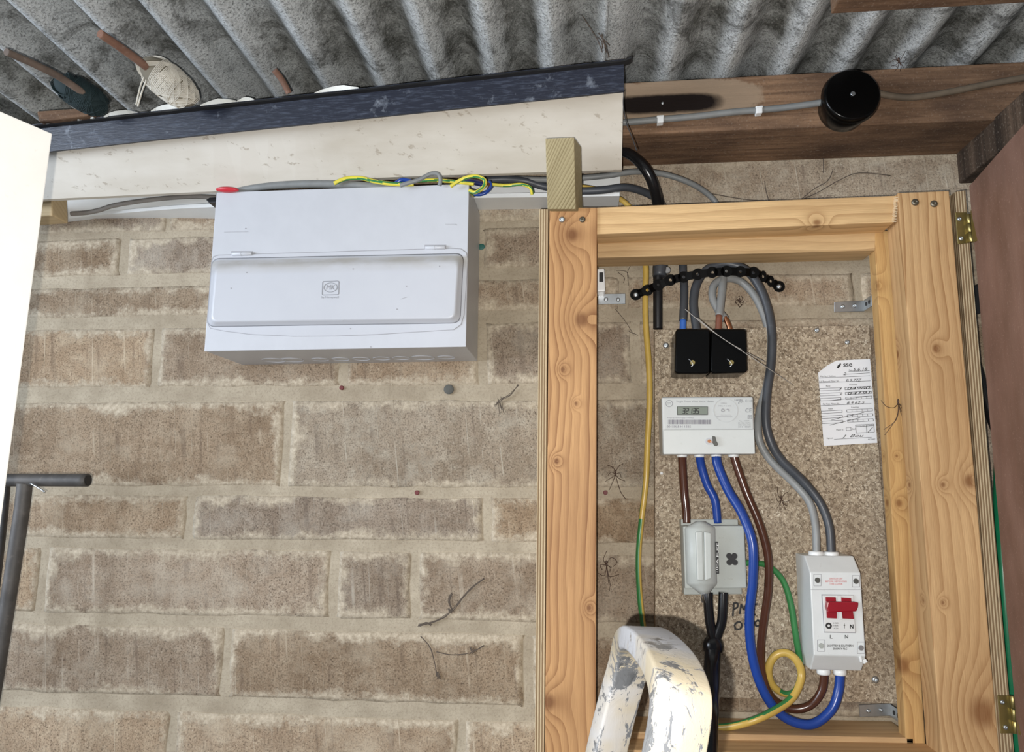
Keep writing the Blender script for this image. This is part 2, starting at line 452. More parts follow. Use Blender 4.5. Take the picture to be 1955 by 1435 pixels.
def mat_oldbeam(name='old_dark_timber', tone=1.0, warm=.5):
    g = G(name); x, y, _ = g.xyz(g.uv()); p = g.pos()
    gr = g.noise(g.vec(g.M('MULTIPLY', x, 160), g.M('MULTIPLY', y, 4), 0), 1, 5, .7)
    blot = g.noise(g.vec(g.M('MULTIPLY', x, 20), g.M('MULTIPLY', y, 6), 2), 1, 5, .65)
    spk = g.noise(p, 300, 3, .7)
    a = tuple(c*tone for c in (.040, .028, .021)); b = tuple(c*tone for c in (.15+.05*warm, .105+.02*warm, .075))
    c = g.mix(g.ramp(blot, .36, .64), a, b)
    c = g.mix(g.ramp(gr, .42, .7, 0, .75), c, tuple(t*.4 for t in a))
    c = g.mix(g.ramp(spk, .58, .70, 0, .5), c, (.30, .26, .21))
    c = g.mix(g.ramp(spk, .30, .42, .7, 0), c, (.02, .015, .012))
    return g, c, gr, blot
M_ = {}
M_['block'] = mat_block(); M_['mortar'] = mat_mortar(); M_['roof'] = mat_roof(); M_['chip'] = mat_chip()
M_['ply'] = mat_ply('plywood_edge'); M_['red'] = mat_redply(); M_['upvc'] = mat_whitepanel(); M_['band'] = mat_blackband()
M_['alu'] = mat_paint_alu()
g, c, gr, bl = mat_oldbeam('old_dark_timber', .8, .2); M_['strut'] = g.end(c, .85, 0, g.bump(gr, .6, .002), .2)
# wall plate: bare patches and a burnt-looking stain fixed to the timber
g, c, gr, bl = mat_oldbeam('wall_plate_timber', 1.25, 1.0)
x, y, z = g.xyz(g.pos())
c = g.mix(.14, c, (.36, .19, .11))
ps = U(1272, 198, .1); r2 = g.M('ADD', g.M('POWER', g.M('ABSOLUTE', g.M('DIVIDE', g.M('SUBTRACT', x, ps.x), .068)), 4), g.M('POWER', g.M('ABSOLUTE', g.M('DIVIDE', g.M('SUBTRACT', z, ps.z), .0125)), 3))
bare = U(1290, 190, .1); b2 = g.M('ADD', g.M('POWER', g.M('ABSOLUTE', g.M('DIVIDE', g.M('SUBTRACT', x, bare.x), .115)), 3), g.M('POWER', g.M('ABSOLUTE', g.M('DIVIDE', g.M('SUBTRACT', z, bare.z), .030)), 3))
wob = g.noise(g.pos(), 40, 4, .7)
c = g.mix(g.ramp(g.M('MULTIPLY_ADD', wob, 1.5, b2), 1.5, 1.75, .75, 0), c, (.33, .25, .175))
c = g.mix(g.ramp(g.M('MULTIPLY_ADD', wob, 1.0, r2), 1.1, 2.2, 1.0, 0), c, (.010, .006, .005))
M_['beam'] = g.end(c, .85, 0, g.bump(gr, .5, .0015), .2)
M_['white'] = plain('white_powder_coat', (.50, .515, .55), .38, var=.02, dirt=.0)
g = G('white_powder_coat_flap'); p = g.pos(); x, y, z = g.xyz(p)
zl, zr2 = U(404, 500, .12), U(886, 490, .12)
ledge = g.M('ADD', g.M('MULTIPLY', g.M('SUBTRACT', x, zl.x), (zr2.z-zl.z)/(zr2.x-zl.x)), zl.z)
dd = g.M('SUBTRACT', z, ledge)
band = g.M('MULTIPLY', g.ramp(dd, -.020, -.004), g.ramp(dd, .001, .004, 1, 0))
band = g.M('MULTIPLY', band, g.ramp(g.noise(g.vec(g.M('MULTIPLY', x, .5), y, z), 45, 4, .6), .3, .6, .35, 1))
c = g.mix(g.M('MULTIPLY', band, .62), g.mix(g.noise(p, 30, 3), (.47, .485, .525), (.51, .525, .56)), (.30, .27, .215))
M_['whiteflap'] = g.end(c, .36)
M_['greyline'] = plain('grey_print', (.22, .23, .25), .5)
M_['linegrey'] = plain('seam_grey', (.30, .30, .32), .6)
M_['whitep'] = plain('white_plastic', (.78, .80, .80), .4, var=.02)
M_['meter'] = plain('meter_casing', (.56, .585, .58), .35, var=.03, dirt=.12)
M_['meterlow'] = plain('meter_terminal_cover', (.60, .625, .61), .35, var=.02, dirt=.1)
M_['grey'] = plain('grey_moulded_plastic', (.46, .49, .47), .4, var=.05, dirt=.2, bump=.05)
M_['greydk'] = plain('grey_moulded_plastic_face', (.37, .395, .37), .45, var=.05, dirt=.25)
M_['iso'] = plain('isolator_casing', (.68, .71, .71), .36, var=.03, dirt=.12)
M_['isomod'] = plain('switch_module', (.66, .67, .66), .4, var=.02)
M_['black'] = plain('black_bakelite', (.002, .002, .002), .22, var=.1, spec=.22)
M_['blackm'] = plain('black_rubber', (.012, .012, .013), .4, var=.1)
M_['blackgl'] = plain('black_glossy_sheath', (.008, .008, .009), .22, var=.1)
M_['ink'] = plain('black_ink', (.012, .012, .013), .6)
M_['inkred'] = plain('red_ink', (.55, .05, .05), .6)
M_['strap'] = plain('black_coated_strap', (.002, .002, .002), .5, spec=.12)
M_['red_sw'] = plain('red_switch', (.27, .006, .016), .3, var=.08)
M_['redp'] = plain('red_plastic', (.55, .03, .045), .35)
M_['plug'] = plain('red_wall_plug', (.13, .02, .02), .6)
M_['lcd'] = plain('lcd_glass', (.235, .265, .225), .15, var=.03)
M_['blue'] = plain('blue_sheath', (.012, .05, .27), .27, var=.06)
M_['brown'] = plain('brown_sheath', (.075, .028, .016), .22, var=.1)
M_['brownl'] = plain('brown_core', (.20, .075, .045), .4)
M_['dgrey'] = plain('dark_grey_sheath', (.048, .054, .064), .42, var=.12, dirt=.15, dcol=(.2, .19, .17))
M_['lgrey'] = plain('light_grey_sheath', (.245, .255, .255), .45, var=.08, dirt=.15)
M_['bgrey'] = plain('dusty_grey_sheath', (.20, .185, .17), .6, var=.12, dirt=.3)
M_['pgrey'] = plain('conduit_grey', (.19, .20, .20), .5, var=.12, dirt=.3)
M_['yellow'] = plain('yellow_sheath', (.56, .38, .085), .35, var=.07, dirt=.12)
M_['yellowb'] = plain('bright_yellow_sheath', (.66, .58, .06), .35)
M_['green'] = plain('green_sheath', (.035, .19, .055), .35, var=.08)
M_['greenh'] = plain('green_hose', (.008, .17, .075), .25, var=.08, dirt=.1, dcol=(.1, .3, .2))
M_['copper'] = plain('copper', (.55, .25, .13), .3, 1)
M_['zinc'] = plain('zinc_plate', (.50, .53, .55), .35, .9, var=.15, dirt=.2)
M_['zincd'] = plain('dull_screw', (.20, .18, .14), .4, .8)
M_['brass'] = plain('brass_hinge', (.36, .29, .11), .35, .85, var=.15, dirt=.25)
M_['lead'] = plain('lead_seal', (.10, .10, .09), .5, .5)
M_['steel'] = plain('dark_steel_tube', (.075, .070, .066), .6, .25, var=.25, dirt=.3, dcol=(.2, .17, .14))
M_['whitedoor'] = plain('white_painted_board', (.86, .86, .82), .5, var=.02, dirt=.12, dcol=(.5, .45, .35))
M_['paper'] = plain('paper', (.78, .80, .83), .8, var=.02)
M_['ball'] = plain('natural_twine', (.52, .49, .42), .8, var=.15)
M_['ballc'] = plain('natural_twine_shadowed_core', (.17, .15, .11), .9)
M_['ballg'] = plain('dark_green_twine', (.005, .017, .019), .8)
M_['web'] = plain('cobweb', (.09, .07, .055), .9)
M_['webw'] = plain('cobweb_pale', (.42, .40, .37), .9)
M_['spider'] = plain('spider_brown', (.065, .035, .022), .6)
M_['foam'] = plain('white_foam', (.78, .80, .77), .8, bump=.3, bs=90)
M_['teal'] = plain('teal_paint', (.02, .11, .09), .6)
M_['hole'] = plain('dark_grey_filler', (.10, .10, .09), .9, bump=.4)
M_['floor'] = plain('concrete_floor', (.14, .135, .125), .9, var=.15, dirt=.3, bump=.3)
M_['chipped'] = plain('rod_wood', (.17, .085, .055), .8, var=.2, dirt=.3, dcol=(.3, .28, .25), bump=.4)
M_['rodgrey'] = plain('weathered_rod', (.12, .085, .065), .8, var=.25, dirt=.3, dcol=(.25, .24, .22), bump=.4)

PL, PD = (.72, .49, .26), (.30, .14, .05)
PR_ = ((.66, .385, .175), (.21, .08, .026))

# ================================================================== STRUCTURE
zof = lambda y, x=600: U(x, y, 0).z
# wall core (mortar plane 3 mm behind the block faces)
bm = NB(); box(bm, (0.1, .0525, 1.02), (3.4, .10, 2.16))
wall = finish('wall_back', bm, M_['mortar']); tag(wall, kind='structure')
rows = [  # (y top, y bottom, joints px, tone)
    (445, 516, [-330, 236, 640, 915, 1420, 1900]), (541, 598, [-150, 420, 800, 1190, 1640, 2150]),
    (622, 735, [-180, 297, 655, 921, 1215, 1700, 2200]), (765, 928, [-420, 546, 1065, 1560, 2100]),
    (948, 1030, [-100, 361, 930, 1300, 1870, 2400]), (1052, 1178, [-480, 78, 635, 792, 1275, 1830, 2300]),
    (1204, 1336, [-60, 430, 1008, 1500, 2020]), (1368, 1500, [-260, 325, 880, 1420, 1950])]
Z = [(zof(a), zof(b)) for a, b, _ in rows]
J = [r[2] for r in rows]
ztop = [(2.115, zof(308, 1500)), (zof(322, 1500), zof(430))]
allrows = [(a, b, [U(j, (rows[i][0]+rows[i][1])/2, 0).x for j in J[i]]) for i, (a, b) in enumerate(Z)]
allrows.insert(0, (zof(300, 1500), zof(432), [-1.3, -.62, -.15, 1.2]))
zb = Z[-1][1]-.022
k = 0
while zb > .1:
    allrows.append((zb, zb-.115, [-1.1+.2*(k % 2)+.43*i for i in range(6)])); zb -= .137; k += 1
for ri, (zt, z0, js) in enumerate(allrows):
    js = [-1.6] + [j for j in js if -1.5 < j < 1.7] + [1.8]
    for a, b in zip(js, js[1:]):
        g_ = .0066 if ri else .004
        xa, xb = a+g_, b-g_
        if xb-xa < .03: continue
        bm = NB(); far = bm.loops.layers.uv.new('Far')
        nx, nz = max(3, int((xb-xa)/.035)), 4
        jit = {}
        def P(i, j):
            ex = i in (0, nx); ez = j in (0, nz)
            x = xa+(xb-xa)*i/nx; z = z0+(zt-z0)*j/nz
            x += random.uniform(-.002, .002) if ex else 0; z += random.uniform(-.0016, .0016) if ez else 0
            y = .0 + noise.noise(Vector((x*9, ri*3.1, z*9)))*.0008
            if ex or ez: y = .0016
            return Vector((x, y, z))
        vs = {(i, j): bm.verts.new(P(i, j)) for i in range(nx+1) for j in range(nz+1)}
        # inner loop pulled close to the rim for a soft arris
        for i in range(nx+1):
            for j in range(nz+1):
                if i == 1 and nx > 2: vs[i, j].co.x = xa+.006+random.uniform(0, .003)
                if i == nx-1 and nx > 2: vs[i, j].co.x = xb-.006-random.uniform(0, .003)
                if j == 1: vs[i, j].co.z = z0+.005+random.uniform(0, .002)
                if j == nz-1: vs[i, j].co.z = zt-.005-random.uniform(0, .002)
        for i in range(nx):
            for j in range(nz):
                bm.faces.new((vs[i, j], vs[i+1, j], vs[i+1, j+1], vs[i, j+1]))
        rim = [vs[i, 0] for i in range(nx+1)] + [vs[nx, j] for j in range(1, nz+1)] + [vs[i, nz] for i in range(nx-1, -1, -1)] + [vs[0, j] for j in range(nz-1, 0, -1)]
        bk = [bm.verts.new((v.co.x, .012, v.co.z)) for v in rim]
        for q in range(len(rim)):
            r_ = (q+1) % len(rim); bm.faces.new((rim[q], bk[q], bk[r_], rim[r_]))
        uvl = bm.loops.layers.uv['UVMap']
        for f in bm.faces:
            for lo in f.loops:
                lo[uvl].uv = (lo.vert.co.x-xa, lo.vert.co.z-z0); lo[far].uv = (xb-lo.vert.co.x, zt-lo.vert.co.z)
        for f in bm.faces: f.smooth = True
        o = finish('block', bm, M_['block'], wall)
        xm = (xa+xb)/2; t = random.uniform(.86, 1.12); gy = random.uniform(0, 1)
        col = [t*(1.05-.07*gy), t*(1.0+.02*gy), t*(.93+.17*gy)]
        if ri == 0 and xm > .1: col = [1.25, 1.32, 1.38]
        if ri in (1, 2) and xm > .1: col = [1.2, 1.2, 1.2]
        if ri == 4 and xm > -.45 and xm < .3: col = [1.0, 1.06, 1.12]
        o.color = (*col, 1)
# damp grey-brown patch and marks on the wall
bm = NB(); box(bm, (.1, -1.0, -.05), (3.4, 4.0, .1)); fl = finish('floor', bm, M_['floor']); tag(fl, kind='structure')

# ceiling: two overlapping corrugated sheets
zr = U(1300, 150, .1).z
PITCHW = .076; TAN = .035
def roof_sheet(x0, x1, lift):
    n = int((x1-x0)/PITCHW*14); ny = 14
    bm = bmesh.new(); lay = bm.verts.layers.float.new('crest_light')
    g0 = []
    for th in (0, .006):
        rowsv = []
        for j in range(ny+1):
            y = .02 - 2.3*j/ny if j > 6 else .02 - .5*j/6*1.0
            if j > 6: y = -.48 - 1.7*(j-6)/(ny-6)
            r = []
            for i in range(n+1):
                x = x0+(x1-x0)*i/n
                ph = 2*math.pi*(x+.012)/PITCHW
                z = zr + .014 + .0135*math.sin(ph) + (-y-.1)*TAN + lift + th + noise.noise(Vector((x*3, y*4, 1)))*.002
                v = bm.verts.new((x, y, z)); v[lay] = .5-.5*math.sin(ph); r.append(v)  # mask for the light painted along the corrugations
            rowsv.append(r)
        g0.append(rowsv)
        for j in range(ny):
            for i in range(n):
                f = bm.faces.new((rowsv[j][i], rowsv[j][i+1], rowsv[j+1][i+1], rowsv[j+1][i])); f.smooth = True
    a, b = g0
    for j in range(ny):
        for i in (0, n): bm.faces.new((a[j][i], a[j+1][i], b[j+1][i], b[j][i]))
    for i in range(n):
        for j in (0, ny): bm.faces.new((a[j][i], a[j][i+1], b[j][i+1], b[j][i]))
    return bm
xo = U(1160, 100, .2).x
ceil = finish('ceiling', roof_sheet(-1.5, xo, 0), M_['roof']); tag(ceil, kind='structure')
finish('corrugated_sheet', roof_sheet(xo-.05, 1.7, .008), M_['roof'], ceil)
# wall plate beam
bq = [(-400, 240), (2050, 112), (2050, 222), (-400, 335)]
bq = [(700, 184), (2060, 112), (2060, 222), (700, 277)]
bm = slab(bq, .1, 0.0, .002, vert=False)
tag(finish('timber_beam', bm, M_['beam']), 'long dark stained timber beam along the top of the wall, under the roof sheets', 'beam')
# strut under the beam, running out from the wall
pA = U(1825, 290, 0); pB = U(1825, 351, 0)
bm = NB(); box(bm, (pA.x+.028, -.32, (pA.z+pB.z)/2), (.056, .64, pA.z-pB.z), .002); uvboard(bm, Vector((pA.x, 0, pA.z)), Vector((pA.x, -1, pA.z)))
tag(finish('timber_strut', bm, M_['strut']), 'dark cobwebbed timber running out from wall above the red-brown door', 'timber')
# purlin at the top edge
a = U(1586, 27, .26); b = U(1966, 2, .26)
bm = NB(); prism(bm, [a, Vector((1.5, a.y, a.z+.012)), Vector((1.5, a.y, a.z+.10)), a+Vector((0, 0, .10))], Vector((0, -.05, 0)), .0015)
uvboard(bm, a, a+Vector((1, 0, 0)))
tag(finish('timber_purlin', bm, M_['beam']), 'rough timber batten fixed under the roof at the top right of the photo', 'timber')

# ---- screws etc helpers
def screw_bm(px, py, d, r, bm=None, cross=True):
    bm = bm or NB(); o = U(px, py, d); s = mpp(o)*r
    n = 16; prof = [(1.0, 0), (1.0, .12), (.75, .42), (.35, .55)]
    rings = [[bm.verts.new(o+Vector((math.cos(6.2832*k/n)*rr*s, -h*s, math.sin(6.2832*k/n)*rr*s))) for k in range(n)] for rr, h in prof]
    for i in range(1, len(rings)):
        for k in range(n): bm.faces.new((rings[i-1][k], rings[i-1][(k+1) % n], rings[i][(k+1) % n], rings[i][k])).smooth = True
    cv = [rings[-1][k] for k in range(n)]
    c0 = bm.verts.new(o+Vector((0, -.15*s, 0)))
    for k in range(n): bm.faces.new((cv[k], cv[(k+1) % n], c0))
    return bm
def part(name, bm, mat, par, label=None, smooth=False):
    o = finish(name, bm, mat, par, smooth)
    if label: o['label'] = label
    return o

# ================================================================== white panel with black top strip
t = thing('white_fascia_panel', 'long white plastic fascia board with black top strip leaning under the roof', 'panel', U(600, 350, .12))
def surf(pts_top, pts_bot, th=.008, n=None):
    """strip between two polylines of (px,py,d), solid with thickness away from camera"""
    bm = NB(); A = [U(*p) for p in pts_top]; B = [U(*p) for p in pts_bot]
    fr = [[bm.verts.new(a), bm.verts.new(b)] for a, b in zip(A, B)]
    bk = [[bm.verts.new(a+Vector((0, th, 0))), bm.verts.new(b+Vector((0, th, 0)))] for a, b in zip(A, B)]
    for i in range(len(A)-1):
        bm.faces.new((fr[i][0], fr[i+1][0], fr[i+1][1], fr[i][1])); bm.faces.new((bk[i][0], bk[i+1][0], bk[i+1][1], bk[i][1]))
        bm.faces.new((fr[i][0], fr[i+1][0], bk[i+1][0], bk[i][0])); bm.faces.new((fr[i][1], fr[i+1][1], bk[i+1][1], bk[i][1]))
    for e in (0, -1): bm.faces.new((fr[e][0], fr[e][1], bk[e][1], bk[e][0]))
    return bm
def lerp(a, b, t): return tuple(x+(y-x)*t for x, y in zip(a, b))
TL, TR = (-60, 252, .15), (1191, 114, .19)
BOTL = [(-60, 388), (133, 378), (412, 365), (640, 343), (800, 336), (1187, 324)]
def boty(x):
    for (a, b), (c, d) in zip(BOTL, BOTL[1:]):
        if x <= c: return b+(d-b)*(x-a)/(c-a)
    return 324
nn = 24
top = [lerp(TL, TR, i/nn) for i in range(nn+1)]; bot = []
for i in range(nn+1):
    x = -60+1247*i/nn; bot.append((x, boty(x), .102))
part('board', surf(top, bot, .007), M_['upvc'], t)
bt = [(a[0], a[1]-1, a[2]+.004) for a in top]
bb = [(a[0], a[1]+(54 if i/nn < .3 else 54+6*(i/nn-.3)/.7), a[2]-.002) for i, a in enumerate(top)]
part('top_strip', surf(bt, bb, .003), M_['band'], t, 'scuffed black strip')
lip = [(a[0], a[1], a[2]+.004) for a in top] + [(1206, 107, .20)]
lo2 = [(a[0], a[1]+3, a[2]+.010) for a in top] + [(1206, 111, .206)]
part('lip', surf(lip, lo2, .012), M_['ink'], t)
# ragged white packing above the strip
for i, (x0, x1, hh) in enumerate([(88, 138, 8), (148, 178, 5), (198, 262, 9), (288, 350, 10), (382, 450, 10), (452, 484, 8), (600, 684, 10)]):
    ys = lambda x: 252+(x+60)*(114-252)/1251
    n5 = 7; tp = []; bt_ = []
    for k in range(n5):
        x = x0+(x1-x0)*k/(n5-1); tp.append((x, ys(x)-hh*math.sin(math.pi*(k+.4)/(n5)) - random.uniform(0, 2), .165)); bt_.append((x, ys(x)+4, .16))
    part('packing', surf(tp, bt_, .01), M_['foam'], t)

# trims (J sections) along the wall top
t1 = surf([(70, 419, .012), (172, 406, .012), (287, 396, .03), (345, 391, .04), (410, 388, .05)], [(70, 425, .012), (172, 412, .012), (287, 402, .03), (345, 398, .04), (410, 395, .05)], .05)
tr1 = finish('trim_1', t1, M_['whitep']); tag(tr1, kind='structure')
finish('upstand', surf([(70, 372, .006), (240, 376, .006), (412, 366, .006)], [(70, 424, .006), (240, 408, .006), (412, 404, .006)], .005), M_['whitep'], tr1)
tr2 = finish('trim_2', surf([(890, 370, .045), (1040, 368, .045), (1183, 367, .045)], [(890, 378, .045), (1040, 376, .045), (1183, 374, .045)], .045), M_['whitep']); tag(tr2, kind='structure')
finish('upstand', surf([(890, 338, .006), (1184, 336, .006)], [(890, 385, .006), (1184, 380, .006)], .005), M_['whitep'], tr2)
# batten end at left
bm = slab([(-40, 366), (98, 361), (100, 411), (-40, 420)], .075, .040, .003, vert=False, seg=3)
tag(finish('batten', bm, wood('pine_end', (.62, .48, .28), (.42, .29, .15), seed=4)), 'sawn end of a pale batten on the wall beside white door edge', 'batten')

# ================================================================== consumer unit
cu = thing('consumer_unit', 'white metal fuse board with hinged cover fixed high on the block wall', 'fuse board', U(645, 668, .0))
q = [(413, 367), (895, 351), (889, 661), (390, 670)]
bm = slab(q, .112, .0, .0015)
part('enclosure', bm, M_['white'], cu)
# body seam under the front cover
bm = NB(); prism(bm, quad([(413.5, 367), (895.5, 350.5), (889.6, 661.5), (389.6, 670.5)], .1135), Vector((0, .004, 0)), .0012, 3)
cov = part('front_cover', bm, M_['white'], cu)
def rrect(cor, r, n=6):
    """rounded quad outline in px from TL,TR,BR,BL"""
    out = []
    for i in range(4):
        p0, p1, p2 = Vector(cor[i-1]), Vector(cor[i]), Vector(cor[(i+1) % 4])
        a = p1+(p0-p1).normalized()*r; b = p1+(p2-p1).normalized()*r
        for k in range(n+1):
            t_ = k/n; out.append(tuple(a*(1-t_)**2+p1*2*t_*(1-t_)+b*t_*t_))
    return out
def loft(bm, loops, cap=True, mats=None):
    """loops: list of (px list, d)"""
    rs = [[bm.verts.new(U(x, y, d)) for x, y in L] for L, d in loops]; n = len(rs[0])
    for i in range(1, len(rs)):
        for k in range(n):
            f = bm.faces.new((rs[i-1][k], rs[i-1][(k+1) % n], rs[i][(k+1) % n], rs[i][k])); f.smooth = True
    f = bm.faces.new(rs[-1]); f.smooth = False
    bm.faces.new(list(reversed(rs[0])))
# hinged flap: thin sheet with curved bottom edge
bt_curve = [(880, 619), (866, 629), (800, 633), (720, 638), (640, 641), (560, 641.5), (480, 638), (425, 631), (402, 626), (396, 615)]
fl_out = [(404, 500), (408, 490), (418, 487), (860, 474), (880, 475), (890, 482), (893, 495), (886, 600)] + bt_curve
bm = NB(); prism(bm, quad(fl_out, .1150), Vector((0, .0016, 0)), .0004, 1)
flap = part('flap', bm, M_['whiteflap'], cu)
cxm, cym = 645, 560
bm = NB(); poly(bm, [(cxm+(x-cxm)*1.0032, cym+(y-cym)*1.010) for x, y in fl_out], .1136, .0002); part('seam', bm, M_['linegrey'], cu)  # grey strip painted in for the shadow gap around the flap
def inset(cor, l, t_, r, b): 
    (a, b1), (c, d1), (e, f1), (g2, h2) = cor
    return [(a+l, b1+t_), (c-r, d1+t_), (e-r, f1-b), (g2+l, h2-b)]
base = [(404, 493), (886, 483), (879, 617), (395, 624)]
bm = NB()
loft(bm, [(rrect(base, 16), .1150), (rrect(inset(base, 1.5, 2.5, 2, 2), 16), .1165), (rrect(inset(base, 6, 12, 9, 8), 14), .1235), (rrect(inset(base, 8, 16, 11, 10), 13), .1252), (rrect(inset(base, 11, 20, 14, 12), 12), .1256)])
pan = part('raised_panel', bm, M_['whiteflap'], flap)
for hx, hy in ((462, 484.5), (831, 472.5)):
    bm = NB(); a = U(hx-19, hy+.6, .1155); b = U(hx+19, hy-.6, .1155); cyl(bm, a, b, .0028, 12, bevel=.0006)
    for f in (-0.1,): 
        m_ = a.lerp(b, .47); cyl(bm, m_, m_.lerp(b, .02), .0031, 12)
    hb_ = part('hinge_barrel', bm, M_['white'], cu)
    bm = NB(); rect(bm, hx-20.5, hy-5.2-(hx-645)*.0, hx+20.5, hy+4.6, .1136, .0003); part('seam', bm, M_['linegrey'], hb_)  # grey backing drawn as the shade line round the hinge
bm = NB()
dL = .1258
def rline(bm, pts, w, d):
    for a, b in zip(pts, pts[1:]+pts[:1]): line(bm, *a, *b, w, d)
rline(bm, rrect([(616, 537), (647, 536), (646.5, 562), (615, 563)], 2.5, 3), 1.1, dL)
ring(bm, (631, 548.5), 13, 1.1, dL, sq=.70)
text(bm, 'MK', 631, 548, 17, 9, dL, shear=.25, bold=.0)
text(bm, 'by Honeywell', 630, 567.5, 33, 5.0, dL)
part('emblem', bm, M_['greyline'], flap, 'grey printed maker emblem')
# scratches
bm = NB()
for (x0, y0, x1, y1) in [(765, 571, 777, 566.5), (428, 443, 474, 442), (850, 428, 871, 428)]: line(bm, x0, y0, x1, y1, .7, .1137 if y0 < 470 else dL, .0001)
for (x, y) in [(468, 435), (870, 428), (440, 549), (470, 519), (838, 507), (673, 512), (775, 545), (707, 661), (757, 589), (655, 611), (668, 626)]:
    rect(bm, x, y, x+1.8, y+2, dL if 490 < y < 612 else (.1152 if y < 640 and y > 600 else .1137))
part('scratches', bm, M_['linegrey'], cov)['kind'] = 'stuff'
# shallow flange lines on cover top
# knockouts on the underside
zb_ = (U(640, 666, .11)).z
bm = NB()
for kx in (510, 545, 600, 640, 680, 720, 758, 800, 845):
    c0 = U(kx, 668, .06); r_ = .012 if kx not in (510, 545, 800) else .016
    c0.z = U(kx, 0, .11).z*0 + (U(390, 670, .112).z + (U(889, 661, .112).z-U(390, 670, .112).z)*((kx-390)/499.))-.0003
    c0.y = -.035
    sweep(bm, [c0+Vector((math.cos(a)*r_, math.sin(a)*r_, 0)) for a in [2*math.pi*k/24 for k in range(25)]], [.0004]*25, 5)
part('knockout_rings', bm, M_['white'], cu)

# ================================================================== cabinet
cab = thing('meter_cupboard', 'pine framed plywood meter cupboard on the wall, its door standing open', 'cupboard', U(1400, 1430, .05))
def W(name, q, d0, d1, mat, vert=True, bevel=.0012, label=None):
    bm = slab(q, d0, d1, bevel, vert); return part(name, bm, mat, cab, label)
def kn(q, d, lst, vert=True):
    a, b = (q[0], q[3]) if vert else (q[0], q[1])
    A, B = U(*a, d), U(*b, d); ev = (B-A).normalized(); eu = Vector((-ev.z, 0, ev.x))
    if abs(ev.z) < .3: eu = Vector((ev.z, 0, -ev.x))*-1
    out = []
    for x, y, r in lst:
        p = U(x, y, d)-A; out.append((p.dot(eu)+.8*p.y, p.dot(ev), r))
    return out
def ext(q, y):   # extend bottom points to row y
    (a, b, c, d) = q
    f = lambda p, r: (p[0]+(r[0]-p[0])*(y-p[1])/(r[1]-p[1]), y)
    return [a, b, f(b, c), f(a, d)]
lp = ext([(1049, 396), (1140, 396), (1137.5, 1435), (1040, 1435)], 1640)
W('front_post', lp, .108, .066, wood('pine_left_post', *PR_, knots=kn(lp, .108, [(1092, 448, .011), (1110, 610, .012), (1075, 705, .004), (1062, 880, .004), (1048, 1340, .011), (1125, 1160, .004), (1100, 770, .003)]), freq=95, seed=1, ringamt=.7))
W('rear_post', ext([(1056, 405), (1134, 405), (1132, 1435), (1052, 1435)], 1600), .066, 0.0, wood('pine_back_post', PL, PD, freq=90, seed=2))
plq = ext([(1030, 399), (1047, 399), (1039, 1435), (1021, 1435)], 1640)
W('side_panel', plq, .100, 0.0, M_['ply'], bevel=.0004, label='plywood side seen on its striped edge')
rq = [(1139, 396), (1713, 373), (1708, 424), (1139, 447)]
W('front_rail', rq, .105, .046, wood('pine_top_rail', (.80, .55, .28), (.33, .16, .055), knots=kn(rq, .105, [(1560, 425, .006)], False), freq=80, seed=3, ringamt=.6), False)
rq2 = [(1139, 452), (1673, 436), (1671, 478), (1139, 492)]
W('rear_rail', rq2, .066, .023, wood('pine_rear_rail', (.66, .46, .24), (.36, .22, .10), freq=85, seed=5), False)
rp = ext([(1714, 368), (1812, 364), (1908, 1435), (1798, 1435)], 1640)
W('front_post', rp, .110, .070, wood('pine_right_post', (.69, .46, .235), (.29, .135, .045), knots=kn(rp, .11, [(1850, 918, .009), (1787, 665, .006), (1800, 925, .004), (1875, 1360, .02), (1800, 1150, .003)]), freq=85, seed=6, ringamt=.7))
rr = ext([(1668, 440), (1706, 440), (1768, 1435), (1731, 1435)], 1620)
W('rear_post', rr, .066, .045, wood('pine_right_rear_post', (.64, .41, .17), (.28, .125, .038), knots=kn(rr, .066, [(1672, 545, .007), (1716, 960, .006), (1712, 870, .0025), (1723, 1270, .012)]), freq=80, seed=7))
pr = ext([(1823, 366), (1843, 363), (1936, 1435), (1907, 1435)], 1640)
W('side_panel', pr, .104, 0.0, M_['ply'], bevel=.0004, label='plywood side seen on its striped edge')
b1 = [(1137, 1395), (1745, 1408), (1745, 1450), (1137, 1440)]
W('rear_rail', b1, .066, .0, wood('pine_bottom_rear_rail', (.62, .42, .22), (.36, .21, .10), freq=85, seed=8), False)
b2 = [(1136, 1430), (1800, 1442), (1800, 1510), (1136, 1500)]
W('front_rail', b2, .108, .046, wood('pine_bottom_rail', (.62, .40, .20), (.36, .2, .085), freq=85, seed=9), False)
# saw-torn fibres where top rail meets the right post
bm = NB()
for k in range(46):
    y = 376+k*1.05; x = 1712-(y-373)*.08
    line(bm, x-3-random.random()*3, y, x+2+random.random()*2, y+random.uniform(-1.5, 1.5), .5, .1085+random.random()*.002, .0003)
o = part('torn_fibres', bm, plain('torn_fibres', (.80, .66, .45), .8), cab); o['kind'] = 'stuff'
for (x, y, d, r, m_) in [(1073, 419, .1085, 6, 'zinc'), (1112, 419, .1085, 6, 'zincd'), (1747, 386, .1105, 7, 'zincd'), (1783, 389, .1105, 7, 'zincd')]:
    part('screw', screw_bm(x, y, d, r), M_[m_], cab)
